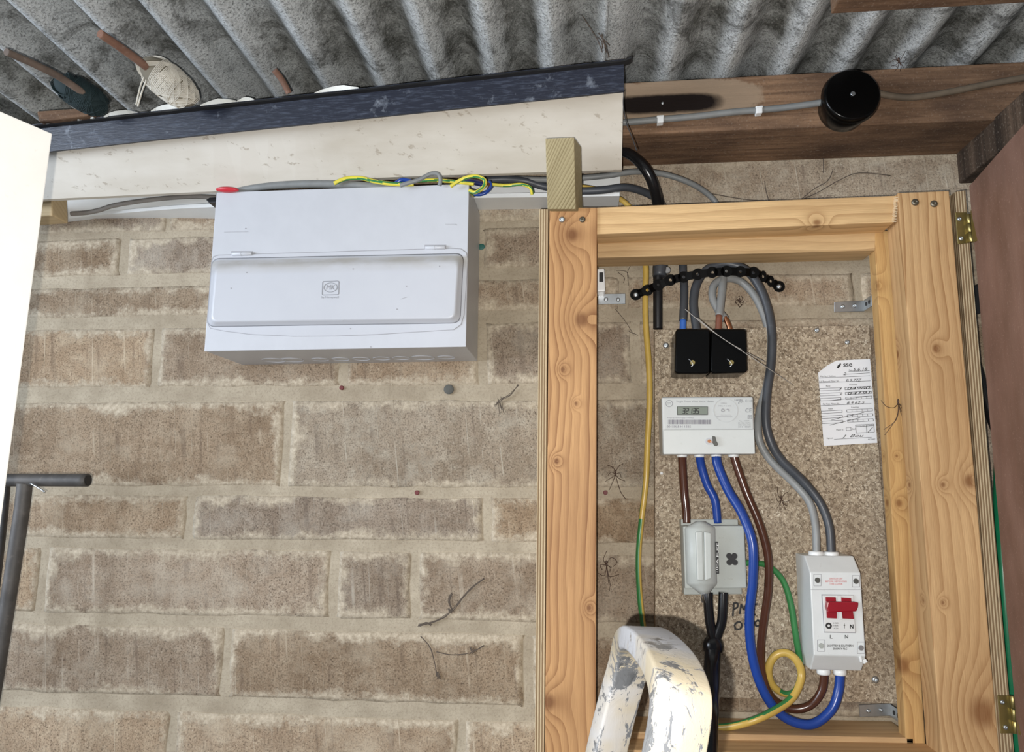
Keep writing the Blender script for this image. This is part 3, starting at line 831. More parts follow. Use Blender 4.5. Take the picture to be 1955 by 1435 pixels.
# hinges
def hinge(qL, k0, k1, qR, scr):
    bm = NB(); prism(bm, quad(qL, .107), Vector((0, .0018, 0)), .0004, 1)
    h = part('hinge', bm, M_['brass'], cab, 'brass butt hinge')
    bm = NB(); a = U(*k0, .110); b = U(*k1, .110); s = mpp(a)*4.5
    for f0, f1 in ((0, .33), (.345, .655), (.67, 1)): cyl(bm, a.lerp(b, f0), a.lerp(b, f1), s, 14, bevel=.0003)
    part('knuckle', bm, M_['brass'], h)
    bm = NB(); prism(bm, [U(x, y, .112 + (x-k0[0])*.0010) for x, y in qR], Vector((0, .0018, 0)), .0003, 1)
    part('leaf', bm, M_['brass'], h)
    for x, y in scr: part('screw', screw_bm(x, y, .1075 if x < k0[0] else .12, 4.5), M_['zinc'], h)
hinge([(1824, 405), (1846, 405), (1852, 463), (1829, 466)], (1848.5, 409), (1855, 462), [(1854, 401), (1864, 397), (1869, 458), (1858, 462)], [(1832, 418), (1835, 455), (1861, 416), (1864, 449)])
hinge([(1905, 1327), (1930, 1327), (1936, 1400), (1911, 1400)], (1933, 1328), (1940, 1400), [(1939, 1328), (1972, 1318), (1980, 1410), (1946, 1402)], [(1914, 1340), (1920, 1388), (1951, 1392), (1952, 1340)])
# open door
A = U(1850, 355, .118); r = ray(1955, 236); Bp = CAM + r*((A.z-CAM.z)/r.z)
dirv = (Bp-A); dirv.z = 0; dirv.normalize()
zbot = U(1950, 1600, .118).z
bm = NB(); nrm_ = Vector((dirv.y, -dirv.x, 0))
if nrm_.x < 0: nrm_ = -nrm_
wd = .40
Pq = [A, A+dirv*wd, Vector((A.x+dirv.x*wd, A.y+dirv.y*wd, zbot)), Vector((A.x, A.y, zbot))]
prism(bm, Pq, nrm_*.015, .0006, 1)
part('door', bm, M_['red'], cab, 'red-brown faced plywood door, swung open')
print('door dir', dirv, 'A', A, 'B', Bp)

# greenish stub batten above the left post
tq = [(1041, 264), (1096, 262), (1099, 398), (1044, 398)]
f0 = [U(1041, 264, .178), U(1096, 262, .178), U(1099, 399, .120), U(1045, 399, .120)]
bm = NB(); prism(bm, f0, Vector((.009, .036, .004)), .0008); uvboard(bm, f0[0], f0[3])
tag(finish('batten', bm, wood('treated_batten', (.52, .45, .27), (.20, .155, .07), freq=230, seed=12, ringamt=1.0)), 'short upright green treated batten above the cupboard\'s left post', 'batten')

# ================================================================== backboard and meter gear
bq = [(1250, 629), (1660, 620), (1716, 1343), (1251, 1327)]
bm = slab(bq, .018, 0.0, .001)
bb_ = finish('backboard', bm, M_['chip']); tag(bb_, 'chipboard backing board inside the cupboard carrying the electric meter', 'board')
for (x, y, r, m_) in [(1271, 659, 6, 'zinc'), (1560, 630, 5, 'zinc'), (1618, 653, 5, 'zinc'), (1671, 1297, 7, 'zinc'), (1263, 903, 3, 'whitep')]:
    finish('screw', screw_bm(x, y, .0183, r), M_[m_], bb_)
bm = NB()
for L in ([(1399, 1176), (1401, 1150)], [(1401, 1151), (1408, 1150), (1409, 1158), (1401, 1163)], [(1412, 1172), (1415, 1153), (1420, 1164), (1425, 1152), (1427, 1173)], [(1432, 1153), (1430, 1172)], [(1432, 1153), (1446, 1153)], [(1431, 1162), (1442, 1162)], [(1430, 1172), (1443, 1173)],
          [(1409, 1186), (1402, 1192), (1404, 1200), (1412, 1201), (1417, 1195), (1415, 1188), (1409, 1186)], [(1420, 1190), (1426, 1190)], [(1434, 1184), (1434, 1199)], [(1447, 1183), (1441, 1188), (1443, 1195), (1450, 1194), (1451, 1187), (1447, 1183)]):
    for a_, b_ in zip(L, L[1:]): line(bm, *a_, *b_, 3.4, .0182)
finish('handwriting', bm, M_['ink'], bb_)
BD = .018
# --- twin connector block
hb = thing('connector_block', 'pair of black connector blocks above the meter', 'connector block', U(1358, 715, BD))
for q, l in (([(1290, 628), (1356, 628), (1355, 713), (1288, 713)], 0), ([(1358, 628), (1425, 628), (1427, 711), (1357, 713)], 1)):
    bm = NB(); o1 = rrect(q, 7); o2 = rrect([(q[0][0]+2, q[0][1]+2), (q[1][0]-2, q[1][1]+2), (q[2][0]-2, q[2][1]-2), (q[3][0]+2, q[3][1]-2)], 6)
    # true solid: constant section pushed back along y, then softened front
    P0 = [U(x, y, .062) for x, y in o1]; P1 = [U(x, y, .0645) for x, y in o2]
    rs = [[bm.verts.new(Vector((p.x, -BD, p.z))) for p in P0], [bm.verts.new(p) for p in P0], [bm.verts.new(p) for p in P1]]
    n = len(P0)
    for i in (1, 2):
        for k in range(n): bm.faces.new((rs[i-1][k], rs[i-1][(k+1) % n], rs[i][(k+1) % n], rs[i][k])).smooth = True
    bm.faces.new(rs[2]); bm.faces.new(rs[0])
    bk = part('block_cover', bm, M_['black'], hb)
for x in (1322, 1396):
    bm = NB(); o = U(x, 692, .0645); s = mpp(o)
    cyl(bm, o, o+Vector((0, -.002, 0)), 4.5*s, 14)
    part('sealing_screw', bm, M_['brass'], hb)
    bm = NB(); cable_bm([(x-8, 685, .066), (x-3, 689, .067), (x+1, 696, .067), (x-3, 700, .066)], .7, 6, 5, bm=bm)
    part('sealing_wire', bm, M_['zinc'], hb)
# --- meter
mt = thing('electricity_meter', 'white electricity meter with grey display reading 32135', 'electricity meter', U(1352, 866, BD))
bm = slab([(1263, 758), (1438, 757), (1441, 865), (1266, 866)], .066, BD, .0025, seg=3)
part('casing', bm, M_['meter'], mt)
MD = .0662
bm = slab([(1266, 820), (1440, 819), (1442, 866), (1267, 867)], .0675, .030, .0012)
tc = part('terminal_cover', bm, M_['meterlow'], mt)
bm = NB(); rect(bm, 1267, 818.2, 1439, 819.2, .0675); part('seam', bm, M_['linegrey'], mt)
bm = NB(); rect(bm, 1293, 776, 1351, 791.5, MD, .0006); lcd = part('display', bm, M_['lcd'], mt)
bm = NB()
rline(bm, [(1293, 776), (1351, 776), (1351, 791.5), (1293, 791.5)], .8, MD+.0006)
SEG = {'3': 'abgcd', '2': 'abged', '1': 'bc', '5': 'afgcd'}
def seven(bm, ch, x, y, w_, h_, d, th=1.3):
    s = {'a': (0, 0, 1, 0), 'b': (1, 0, 1, .5), 'c': (1, .5, 1, 1), 'd': (0, 1, 1, 1), 'e': (0, .5, 0, 1), 'f': (0, 0, 0, .5), 'g': (0, .5, 1, .5)}
    for k in SEG[ch]:
        a, b, c, e = s[k]; sl = lambda yy: (1-yy)*1.0
        line(bm, x+a*w_+sl(b), y+b*h_, x+c*w_+sl(e), y+e*h_, th, d)
for ch, x in zip('32135', (1303, 1309.5, 1316, 1322.5, 1329)): seven(bm, ch, x, 779.5, 4.3, 9.5, MD+.0008)
part('digits', bm, M_['ink'], lcd)
bm = NB()
ring(bm, (1277.5, 770), 6.3, .9, MD); text(bm, 'OFT', 1277.5, 770, 7, 4, MD)
text(bm, 'Single Phase Watt Hour Meter', 1327, 766.5, 72, 5.0, MD)
text(bm, 'Landis', 1410, 763, 15, 3.6, MD, bold=.02); text(bm, 'Gyr', 1415, 767, 9, 4, MD, bold=.02); rect(bm, 1409.5, 767, 1410.5, 771, MD)
text(bm, 'E110', 1430, 765, 13, 4.6, MD)
text(bm, 'CE', 1429, 783, 12, 7.5, MD)
rline(bm, [(1428, 792.5), (1435, 792.5), (1435, 799), (1428, 799)], .7, MD); rline(bm, [(1430, 794.5), (1433, 794.5), (1433, 797), (1430, 797)], .6, MD)
for i, s in enumerate(['Type 5235A', '20-100A 1/kWh', '230V 50Hz IP53', 'Cl 2  2009']): text(bm, s, 1421, 803.5+i*3.7, 24 if i else 20, 2.5, MD)
part('printing', bm, M_['greyline'], mt)['kind'] = 'stuff'
bm = NB()
text(bm, 'Property of the supply company', 1299, 797.5, 50, 2.4, MD)
random.seed(3); x = 1275.5
while x < 1357:
    w_ = random.choice((.5, .8, 1.2)); rect(bm, x, 801, x+w_, 809.5, MD); x += w_+random.choice((.5, .8, 1.1))
text(bm, '00150L8 H 1335', 1296, 814, 46, 4, MD)
part('barcode', bm, plain('violet_grey_print', (.16, .15, .19), .5), mt)
bm = NB(); ring(bm, (1385, 783), 22.5, .8, MD)
stk = part('round_sticker', bm, plain('sticker_edge', (.52, .54, .55), .5), mt)
bm = NB(); ring(bm, (1380, 783), 2.6, 1.6, MD); 
for k in range(7):
    a0 = -2.4+k*.42; line(bm, 1389+2.7*math.cos(a0), 783.5+2.7*math.sin(a0), 1389+2.7*math.cos(a0+.42), 783.5+2.7*math.sin(a0+.42), 1.6, MD)
rect(bm, 1368, 795, 1398, 795.8, MD); text(bm, 'www.meteringservices.co.uk', 1386, 792, 20, 1.6, MD)
text(bm, 'MFG: T & BTC', 1384, 774.5, 24, 2.4, MD); text(bm, '100A', 1382, 769.5, 11, 2.6, MD)
part('sticker_print', bm, M_['linegrey'], stk)
bm = NB(); ring(bm, (1353, 842), 5.5, 2.0, .0677, h=.001); part('screw_recess', bm, M_['white'], tc)
bm = NB(); o = U(1354, 842, .0677); cyl(bm, o, o+Vector((0, -.0018, 0)), .0022, 14); part('seal_screw', bm, M_['copper'], tc)
bm = NB(); cable_bm([(1355, 842, .0705), (1361, 844, .071), (1364, 841, .0705)], .8, 6, 5, bm=bm); part('seal_wire', bm, M_['copper'], tc)
bm = NB(); prism(bm, quad([(1360, 832), (1366, 833.5), (1368, 842), (1371.5, 847.5), (1369, 851), (1364, 850.5), (1361, 845)], .0715), Vector((0, .002, 0)), .0004, 1); part('lead_seal', bm, M_['lead'], tc)
for x in (1302, 1335, 1367, 1400):
    bm = NB(); a = U(x, 864, .042); cyl(bm, a, a-Vector((0, 0, .006)), .0068, 18, bevel=.0012); part('cable_collar', bm, M_['whitep'], mt)

# --- cut-out fuse
fu = thing('cutout_fuse', 'grey service fuse unit with black label, below the meter', 'fuse', U(1360, 1136, BD))
bm = slab([(1300, 991), (1409, 991), (1417, 1134), (1306, 1135)], .036, BD, .001)
part('base', bm, M_['greydk'], fu)
bm = slab([(1304, 1004), (1421, 1003), (1426, 1122), (1308, 1124)], .060, .03, .0015)
bd = part('body', bm, M_['greydk'], fu)
# fuse carrier: rounded barrel
bm = NB()
def carr(xc, w_, y, d_): 
    return [(xc+math.sin(a)*w_/2, y, .058+(d_-.058)*math.cos(a)) for a in [(-90+180*k/12)*math.pi/180 for k in range(13)]]
secs = [(1337, 18, 995, .066), (1337, 38, 1001, .070), (1336.8, 57, 1006, .072), (1336.5, 60, 1009, .074), (1338, 60, 1060, .076), (1340, 60, 1113, .074), (1340.5, 56, 1116, .072), (1343, 34, 1125, .070), (1345, 18, 1133, .066)]
gr_ = [[bm.verts.new(U(*p)) for p in carr(*s)] for s in secs]
for i in range(len(gr_)-1):
    for k in range(12): bm.faces.new((gr_[i][k], gr_[i][k+1], gr_[i+1][k+1], gr_[i+1][k])).smooth = True
for r_ in (gr_[0], gr_[-1]): bm.faces.new(r_)
ca = part('fuse_carrier', bm, M_['grey'], fu)
for q in ([(1328, 1015), (1342, 1014), (1344, 1108), (1331, 1108)], [(1344, 1014), (1358, 1017), (1359, 1104), (1346, 1109)]):
    bm = slab(q, .0775, .068, .0018, seg=3); part('grip_rib', bm, M_['grey'], ca)
bm = slab([(1366, 1034), (1371, 1034), (1373, 1095), (1368.5, 1095)], .0655, .058, .0002); 
lb = part('rating_label', bm, M_['ink'], fu)
bm = NB(); text(bm, '100A FUSE', 1369.6, 1064, 56, 4.0, .0657, ang=-math.pi/2+.03); part('lettering', bm, M_['whitep'], lb)
bm = NB()
for dx, dy in ((-5, -6), (5, -6), (-4.5, 6), (6, 6)):
    o = U(1397+dx, 1067+dy, .0602); cyl(bm, o, o+Vector((0, -.0006, 0)), 5.6*mpp(o), 14)
rect(bm, 1391, 1060, 1404, 1075, .0602, .0005); part('aperture', bm, M_['ink'], fu)
bm = NB()
for dx in (-1, 2): cable_bm([(1342+dx, 1132, .066), (1341+2*dx, 1142, .064), (1343+2*dx, 1150, .06)], .8, 6, 4, bm=bm)
part('sealing_wire', bm, M_['zinc'], fu)

# --- isolator switch
iso = thing('isolator_switch', 'grey two-pole isolator switch with red toggle at lower right of board', 'switch', U(1600, 1278, BD))
ID = .078
xl = lambda y: U(1545+(y-1092)*.048, y, ID).x
fT, fB = U(1546, 1092, ID), U(1553.5, 1250, ID); rT, rB = U(1643, 1096, ID), U(1653, 1252, ID)
zt_, zb2 = U(1585, 1061, .060).z, U(1600, 1279, .060).z
def isoprof(p, q, y0=-BD):  # p upper front corner, q lower front corner
    tilt = (q.x-p.x)/(q.z-p.z)
    X = lambda z: p.x+(z-p.z)*tilt
    return [Vector((X(zt_), y0, zt_)), Vector((X(zt_), -.057, zt_)), Vector((X(p.z), -ID, p.z)), Vector((X(q.z), -ID, q.z)), Vector((X(zb2), -.060, zb2)), Vector((X(zb2), y0, zb2))]
L_ = isoprof(fT, fB); R_ = isoprof(Vector((rT.x, 0, fT.z)), Vector((rB.x, 0, fB.z)))
bm = NB(); a = [bm.verts.new(p) for p in L_]; b = [bm.verts.new(p) for p in R_]
for i in range(6): bm.faces.new((a[i], a[(i+1) % 6], b[(i+1) % 6], b[i]))
bm.faces.new(a); bm.faces.new(b)
bmesh.ops.bevel(bm, geom=bm.edges[:], offset=.0014, segments=2, affect='EDGES', profile=.6)
part('casing', bm, M_['iso'], iso)
bm = NB(); rect(bm, 1547.5, 1124.5, 1645.5, 1125.3, ID); part('seam', bm, M_['linegrey'], iso)
bm = NB(); prism(bm, quad([(1568, 1134), (1629, 1135), (1633, 1208), (1573, 1207)], ID), Vector((0, -.0008, 0)), 0); part('window_edge', bm, M_['linegrey'], iso)
bm = NB(); prism(bm, quad([(1570, 1136), (1629, 1136), (1632.5, 1207), (1574, 1205.5)], ID+.0008), Vector((0, -.0012, 0)), .0004, 1); mod = part('switch_module', bm, M_['isomod'], iso)
ZD = ID+.002
bm = NB()
prism(bm, quad([(1575.5, 1139), (1595, 1139.5), (1597, 1172), (1597, 1180), (1578, 1179)], ZD), Vector((0, -.002, 0)), .0005, 1)
prism(bm, quad([(1605, 1140), (1624, 1141), (1630, 1181), (1608, 1180), (1606, 1172)], ZD), Vector((0, -.002, 0)), .0005, 1)
prism(bm, quad([(1576, 1146), (1604, 1147), (1628, 1147), (1635, 1148), (1634, 1157), (1631, 1165), (1606, 1166), (1600, 1166), (1577, 1167), (1574, 1157)], ZD), Vector((0, -.008, 0)), .0014, 2)
part('toggle', bm, M_['red_sw'], iso)
bm = NB(); prism(bm, quad([(1598, 1136.5), (1604.5, 1136.5), (1606, 1147), (1598.5, 1147)], ZD+.0002), Vector((0, -.001, 0)), 0); 
prism(bm, quad([(1601, 1160), (1605.5, 1160), (1608, 1182), (1602.5, 1182)], ZD+.0025), Vector((0, -.002, 0)), .0004, 1); part('divider', bm, M_['isomod'], mod)
bm = NB(); text(bm, 'N', 1626, 1195.5, 7, 8, ZD, bold=.04); text(bm, 'L', 1587, 1215, 5, 7, ID, bold=.0); text(bm, 'N', 1616, 1215, 6, 7, ID, bold=.01)
text(bm, 'SCOTTISH & SOUTHERN', 1604, 1232, 50, 3.8, ID, bold=.02); text(bm, 'ENERGY PLC', 1604, 1238, 27, 3.6, ID, bold=.02)
ring(bm, (1582, 1194), 4.2, 3.2, ZD, n=16); line(bm, 1612, 1190, 1612, 1199, .7, ZD); line(bm, 1610.5, 1193, 1613.5, 1193, 1.2, ZD)
for i, s in enumerate(('WYLEX', '100A', 'AC22A')): text(bm, s if i else '100', 1596, 1189+i*5, 9, 2.6, ZD)
part('printing', bm, M_['ink'], iso)['kind'] = 'stuff'
bm = NB(); 
for i, (s, w_) in enumerate((('SWITCH OFF', 25), ('BEFORE REMOVING', 41), ('THIS COVER', 25))): text(bm, s, 1596, 1104.3+i*5.0, w_, 3.4, ID)
part('red_printing', bm, M_['inkred'], iso)
for (x, y, m_) in ((1560.5, 1107, 'lead'), (1634, 1109, 'lead'), (1567.5, 1232, 'greydk'), (1643.5, 1236, 'zinc')):
    bm = NB(); rline(bm, [(x-7, y-11), (x+7, y-11), (x+7, y+11), (x-7, y+11)], .8, ID); 
    rc = part('screw_recess', bm, M_['linegrey'], iso)
    bm = NB(); o = U(x, y, ID); cyl(bm, o+Vector((0, .001, 0)), o+Vector((0, -.0012, 0)), 5*mpp(o), 14, bevel=.0003); part('cover_screw', bm, M_[m_], rc)
bm = NB(); prism(bm, quad([(1639, 1253), (1643, 1251), (1645, 1262), (1641, 1263)], ID-.002), Vector((0, -.003, 0)), .0005); prism(bm, quad([(1645, 1258), (1651, 1256), (1655, 1262), (1647, 1266)], ID-.004), Vector((0, -.004, 0)), .001)
part('seal_tag', bm, M_['whitep'], iso)
for (x, y, s) in ((1558, 1060, 1), (1587, 1061, 1), (1572, 1278, -1), (1603, 1279, -1)):
    bm = NB(); a = U(x, y, .046); cyl(bm, a-Vector((0, 0, .002*s)), a+Vector((0, 0, .0055*s)), .0092 if s > 0 else .0080, 18, bevel=.0012); part('cable_collar', bm, M_['whitep'], iso)

# --- paper record card
bm = NB()
pc = [(1597, 688), (1661, 685), (1675, 845), (1573, 851), (1562, 711), (1580, 697)]
prism(bm, quad(pc, .0206), Vector((0, .0003, 0)))
card = finish('meter_record_card', bm, M_['paper']); tag(card, 'white paper meter record card with handwriting, pinned right of the meter', 'paper')
bm = NB(); CD = .0208; an = -.04
def ct(s, u, v, w_, h, **k):
    a = lerp((1560, 689), (1661, 685), u); b = lerp((1573, 851), (1675, 845), u); x, y = lerp(a, b, v); text(bm, s, x, y, w_, h, CD, ang=-.035, **k)
def cl_(u0, v0, u1, v1, w_=.6):
    f = lambda u, v: lerp(lerp((1560, 689), (1661, 685), u), lerp((1573, 851), (1675, 845), u), v)
    line(bm, *f(u0, v0), *f(u1, v1), w_, CD)
def cbox(u0, v0, u1, v1): cl_(u0, v0, u1, v0); cl_(u1, v0, u1, v1); cl_(u1, v1, u0, v1); cl_(u0, v1, u0, v0)
ct('sse', .57, .062, 17, 6.5, bold=.01)
f = lambda u, v: lerp(lerp((1560, 689), (1661, 685), u), lerp((1573, 851), (1675, 845), u), v)
poly(bm, [f(.36, .085), f(.385, .06), f(.42, .045), f(.43, .028), f(.445, .05), f(.42, .075), f(.385, .098)], CD)
ct('Date', .62, .125, 7, 3); ct('5.6.18', .80, .118, 27, 6, shear=.3); cl_(.57, .14, .97, .14)
ct('Plot No. / Address', .18, .183, 29, 3); ct('2', .50, .165, 6, 5, shear=.3); cl_(.0, .2, .97, .2); cl_(.47, .17, .97, .165)
ct('Full Removed Meter No.', .20, .243, 38, 3.2); ct('B.9.77Z', .66, .243, 30, 5, shear=.3); cl_(0, .255, .97, .26)
ct('Rate', .17, .297, 8, 3); ct('Reading', .64, .297, 14, 3)
for i, s in enumerate(('04960', '04191', '')):
    v = .325+i*.058; cbox(0, v, .39, v+.028); cbox(.48, v, .97, v+.028)
    for k in range(1, 5): cl_(.48+k*.098, v, .48+k*.098, v+.028, .4)
    if s: ct(s, .74, v+.014, 44, 5, shear=.3); ct(str(i+1), .40, v+.014, 5, 5, shear=.3)
cl_(.18, .47, .98, .44); ct('Full New Meter No.', .20, .51, 32, 3.2); ct('8.9.62.5', .66, .51, 34, 5, shear=.3); cl_(0, .525, .95, .53)
ct('Rate', .18, .565, 8, 3); ct('Reading', .64, .565, 14, 3)
for i in range(3):
    v = .59+i*.06; cbox(0, v, .39, v+.028); cbox(.48, v, .96, v+.028)
    for k in range(1, 5): cl_(.48+k*.096, v, .48+k*.096, v+.028, .4)
cl_(.18, .70, .80, .63, .8); cl_(.14, .76, .72, .69, .8)
ct('Meter is', .32, .82, 13, 3); cbox(.44, .80, .53, .835); ct('Std', .58, .82, 6, 3)
cbox(.62, .775, .96, .87); cl_(.82, .775, .82, .87); cl_(.62, .795, .96, .795); ct('Country Site', .71, .787, 16, 2.4); ct('Y or N', .89, .787, 10, 2.4); cl_(.84, .87, .94, .81, .8)
ct('Signed', .12, .915, 12, 3.2); cl_(.2, .93, .9, .93); ct('J  Bou', .55, .905, 42, 7, shear=.4); ct('NC02497', .90, .955, 14, 2.4)
finish('writing', bm, M_['ink'], card)

# --- strap
bm = NB(); sp = [(1213.8, 562.4, .022), (1236, 554, .028), (1257, 544, .034), (1279.5, 535, .036), (1305, 529, .036), (1331.6, 524, .040), (1359.5, 520, .042), (1386.8, 518, .042), (1413, 518.6, .040), (1438, 520.5, .034), (1456.5, 528, .024), (1471, 537, .014), (1487, 547, .008)]
sp[0] = (1213.8, 562.4, .005); sp[1] = (1236, 554, .024)
for i, (x, y, d) in enumerate(sp):
    fx = .62 if i in (10, 11) else 1.0
    o = U(x, y, d); s = mpp(o); n = 16; h = .0012
    for (r0, r1) in ((3.3, 11.0),):
        vv = [[bm.verts.new(o+Vector((math.cos(6.2832*k/n)*rr*s*fx, dy, math.sin(6.2832*k/n)*rr*s))) for k in range(n)] for rr in (r0, r1) for dy in (0, -h)]
        for k in range(n):
            j = (k+1) % n
            bm.faces.new((vv[1][k], vv[1][j], vv[3][j], vv[3][k])); bm.faces.new((vv[0][k], vv[0][j], vv[2][j], vv[2][k]))
            bm.faces.new((vv[2][k], vv[2][j], vv[3][j], vv[3][k])); bm.faces.new((vv[0][k], vv[0][j], vv[1][j], vv[1][k]))
    if i:
        x0, y0, d0 = sp[i-1]; L = math.hypot(x-x0, y-y0); ux, uy = (x-x0)/L, (y-y0)/L; w_ = 7.4
        a = (x0+ux*5, y0+uy*5); b = (x-ux*5, y-uy*5)
        pts = [U(a[0]-uy*w_, a[1]+ux*w_, d0+.0001), U(b[0]-uy*w_, b[1]+ux*w_, d+.0001), U(b[0]+uy*w_, b[1]-ux*w_, d+.0001), U(a[0]+uy*w_, a[1]-ux*w_, d0+.0001)]
        prism(bm, pts, Vector((0, -.0011, 0)))
st = finish('perforated_strap', bm, M_['strap']); tag(st, 'black perforated fixing strap arched across the grey cables', 'strap')
for x, y, d in (sp[0], sp[-1]): finish('screw', screw_bm(x, y, d+.0012, 5), M_['zinc'], st)

# --- brackets
def bracket(q, arm, holes, label):
    bm = NB(); prism(bm, quad(q, .004), Vector((0, .002, 0)), .0005, 1)
    if arm: prism(bm, [U(*p) for p in arm], Vector((-.002, 0, 0)), .0004, 1)
    o = finish('angle_bracket', bm, M_['zinc']); tag(o, label, 'bracket', None)
    for x, y in holes: finish('screw', screw_bm(x, y, .0042, 4), M_['zinc'], o)
    return o
bracket([(1141, 561), (1194, 560), (1194, 580), (1142, 581)], None, [(1157, 571), (1180, 572)], 'zinc angle bracket left of the black strap')
def arm_pts(x, y0, y1, d1):
    a = U(x, y0, .004); b = U(x, y1, .004); return [a, b, b+Vector((0, -d1, 0)), a+Vector((0, -d1, 0))]
def bracket2(q, x, y0, y1, d1, holes, ah, label):
    bm = NB(); prism(bm, quad(q, .004), Vector((0, .002, 0)), .0005, 1)
    prism(bm, arm_pts(x, y0, y1, d1), Vector((-.0018, 0, 0)), .0004, 1)
    o = finish('angle_bracket', bm, M_['zinc']); tag(o, label, 'bracket')
    for hx, hy in holes: finish('screw', screw_bm(hx, hy, .0042, 4), M_['zinc'], o)
    bm = NB()
    for f_ in (.35, .7):
        a = U(x, (y0+y1)/2, .004)+Vector((-.0019, -d1*f_, 0)); cyl(bm, a, a+Vector((-.0004, 0, 0)), .0028, 12)
    finish('screw_hole', bm, M_['ink'], o)
bracket2([(1593, 576), (1651, 573), (1652, 594), (1593, 596)], 1651, 573, 594, .03, [(1609, 585), (1632, 583)], 0, 'zinc angle bracket on the upper right wall above the record card')
bracket2([(1640, 1345), (1700, 1342), (1704, 1366), (1642, 1369)], 1702, 1343, 1367, .035, [(1658, 1357), (1682, 1355)], 0, 'zinc angle bracket at the bottom right corner of the cupboard')
# --- white clip box
bx = thing('cable_clip_box', 'small white plastic box with dark slot beside the cupboard\'s left post', 'box', U(1148, 557, .0))
bm = slab([(1136, 513), (1154, 512), (1156, 556), (1136, 557)], .03, .0, .002); part('casing', bm, M_['whitep'], bx)
bm = NB(); rect(bm, 1144, 520, 1152, 538, .0302); part('slot', bm, M_['ink'], bx)

# ================================================================== cables inside
cable('cable', [(1302, 866, .042), (1303, 890, .038), (1306, 935, .034), (1310, 975, .034), (1311, 998, .034)], 8, M_['brown'], 'short brown cable from the meter\'s left terminal down to the fuse', 'cable')
cable('cable', [(1335, 866, .042), (1339, 890, .038), (1350, 925, .036), (1365, 955, .036), (1370, 998, .034)], 8, M_['blue'], 'short blue cable from meter down to the fuse unit', 'cable')
cable('cable', [(1367, 866, .042), (1371, 890, .045), (1390, 935, .05), (1418, 983, .06), (1437, 1040, .067), (1437, 1110, .064), (1431, 1170, .058), (1433, 1230, .052), (1446, 1290, .05), (1470, 1340, .05), (1505, 1373, .05), (1550, 1382, .05), (1586, 1356, .048), (1601, 1318, .046), (1604, 1278, .046)], 9, M_['blue'], 'long blue cable looping from meter down and up into the isolator', 'cable', sub=10)
cable('cable', [(1400, 866, .042), (1407, 890, .042), (1425, 940, .044), (1450, 1000, .046), (1466, 1060, .046), (1467, 1120, .044), (1460, 1175, .040), (1453, 1230, .036), (1455, 1285, .034), (1472, 1330, .034), (1508, 1352, .036), (1545, 1347, .040), (1569, 1318, .044), (1574, 1278, .046)], 8, M_['brown'], 'long brown cable looping from meter down and up into the isolator', 'cable', sub=10)
# earth conductor, one wire: fuse -> loop -> up the left side
def emat(i, a): return 0
ec = [(1415, 1075, .03, 5.5), (1440, 1074, .03, 5.5), (1468, 1081, .03, 5.5), (1494, 1107, .03, 5.5), (1509, 1150, .03, 6), (1518, 1205, .03, 6), (1526, 1255, .028, 6), (1531, 1290, .028, 6), (1519, 1318, .026, 6), (1497, 1324, .026, 6), (1474, 1306, .028, 7), (1467, 1277, .034, 7.5), (1479, 1252, .038, 7.5), (1501, 1246, .040, 7.5), (1522, 1262, .042, 7.5), (1530, 1292, .042, 7.5), (1512, 1332, .052, 7.5), (1475, 1358, .064, 7.5), (1430, 1378, .066, 7), (1380, 1388, .05, 7), (1320, 1384, .03, 6.5), (1272, 1340, .02, 6), (1243, 1270, .014, 6), (1229, 1200, .012, 5.5), (1221, 1130, .012, 5.5), (1219, 1060, .012, 5.5), (1225, 990, .012, 5.5), (1233, 920, .012, 5.8), (1236, 850, .012, 5.8), (1240, 770, .012, 5.8), (1239, 700, .012, 5.8), (1233, 620, .012, 5.8), (1232, 560, .012, 5.8), (1232, 500, .012, 5.8), (1215, 420, .012, 5.5), (1195, 388, .02, 5), (1165, 371, .03, 5), (1135, 361, .04, 5), (1095, 355, .05, 5)]
Q = catmull(ec, 7); C = [U(*q[:3]) for q in Q]
bm = NB(); sweep(bm, C, [q[3]*mpp(c) for q, c in zip(Q, C)], 24)
bm.faces.ensure_lookup_table()
def gdir(i):
    # which side of the yellow sheath the green stripe lies on, along the wire
    if i < 45: return None
    if i < 56: return Vector((0, 0, -1)), -2
    if i < 66: return Vector((.2, 0, 1)), .05
    if i < 112: return Vector((-.4, .8, .3)), .45
    if i < 150: return Vector((.2, -.1, 1)), .62
    if i < 182: return Vector((-1, -.25, 0)), -.05
    if i < 190: return Vector((-1, .2, 0)), .75
    return Vector((0, 1, 0)), .6
for fi in range((len(C)-1)*24):
    i = fi//24; f = bm.faces[fi]; g2 = gdir(i)
    if g2 is None: f.material_index = 1; continue
    dd, th_ = g2; mid = (C[i]+C[i+1])/2
    f.material_index = 1 if (f.calc_center_median()-mid).normalized().dot(dd.normalized()) > th_ else 0
print('earth pts', len(C))
tag(finish('earth_cable', bm, [M_['yellow'], M_['green']]), 'green and yellow earth wire with a loop, running up left of the meter board', 'cable')
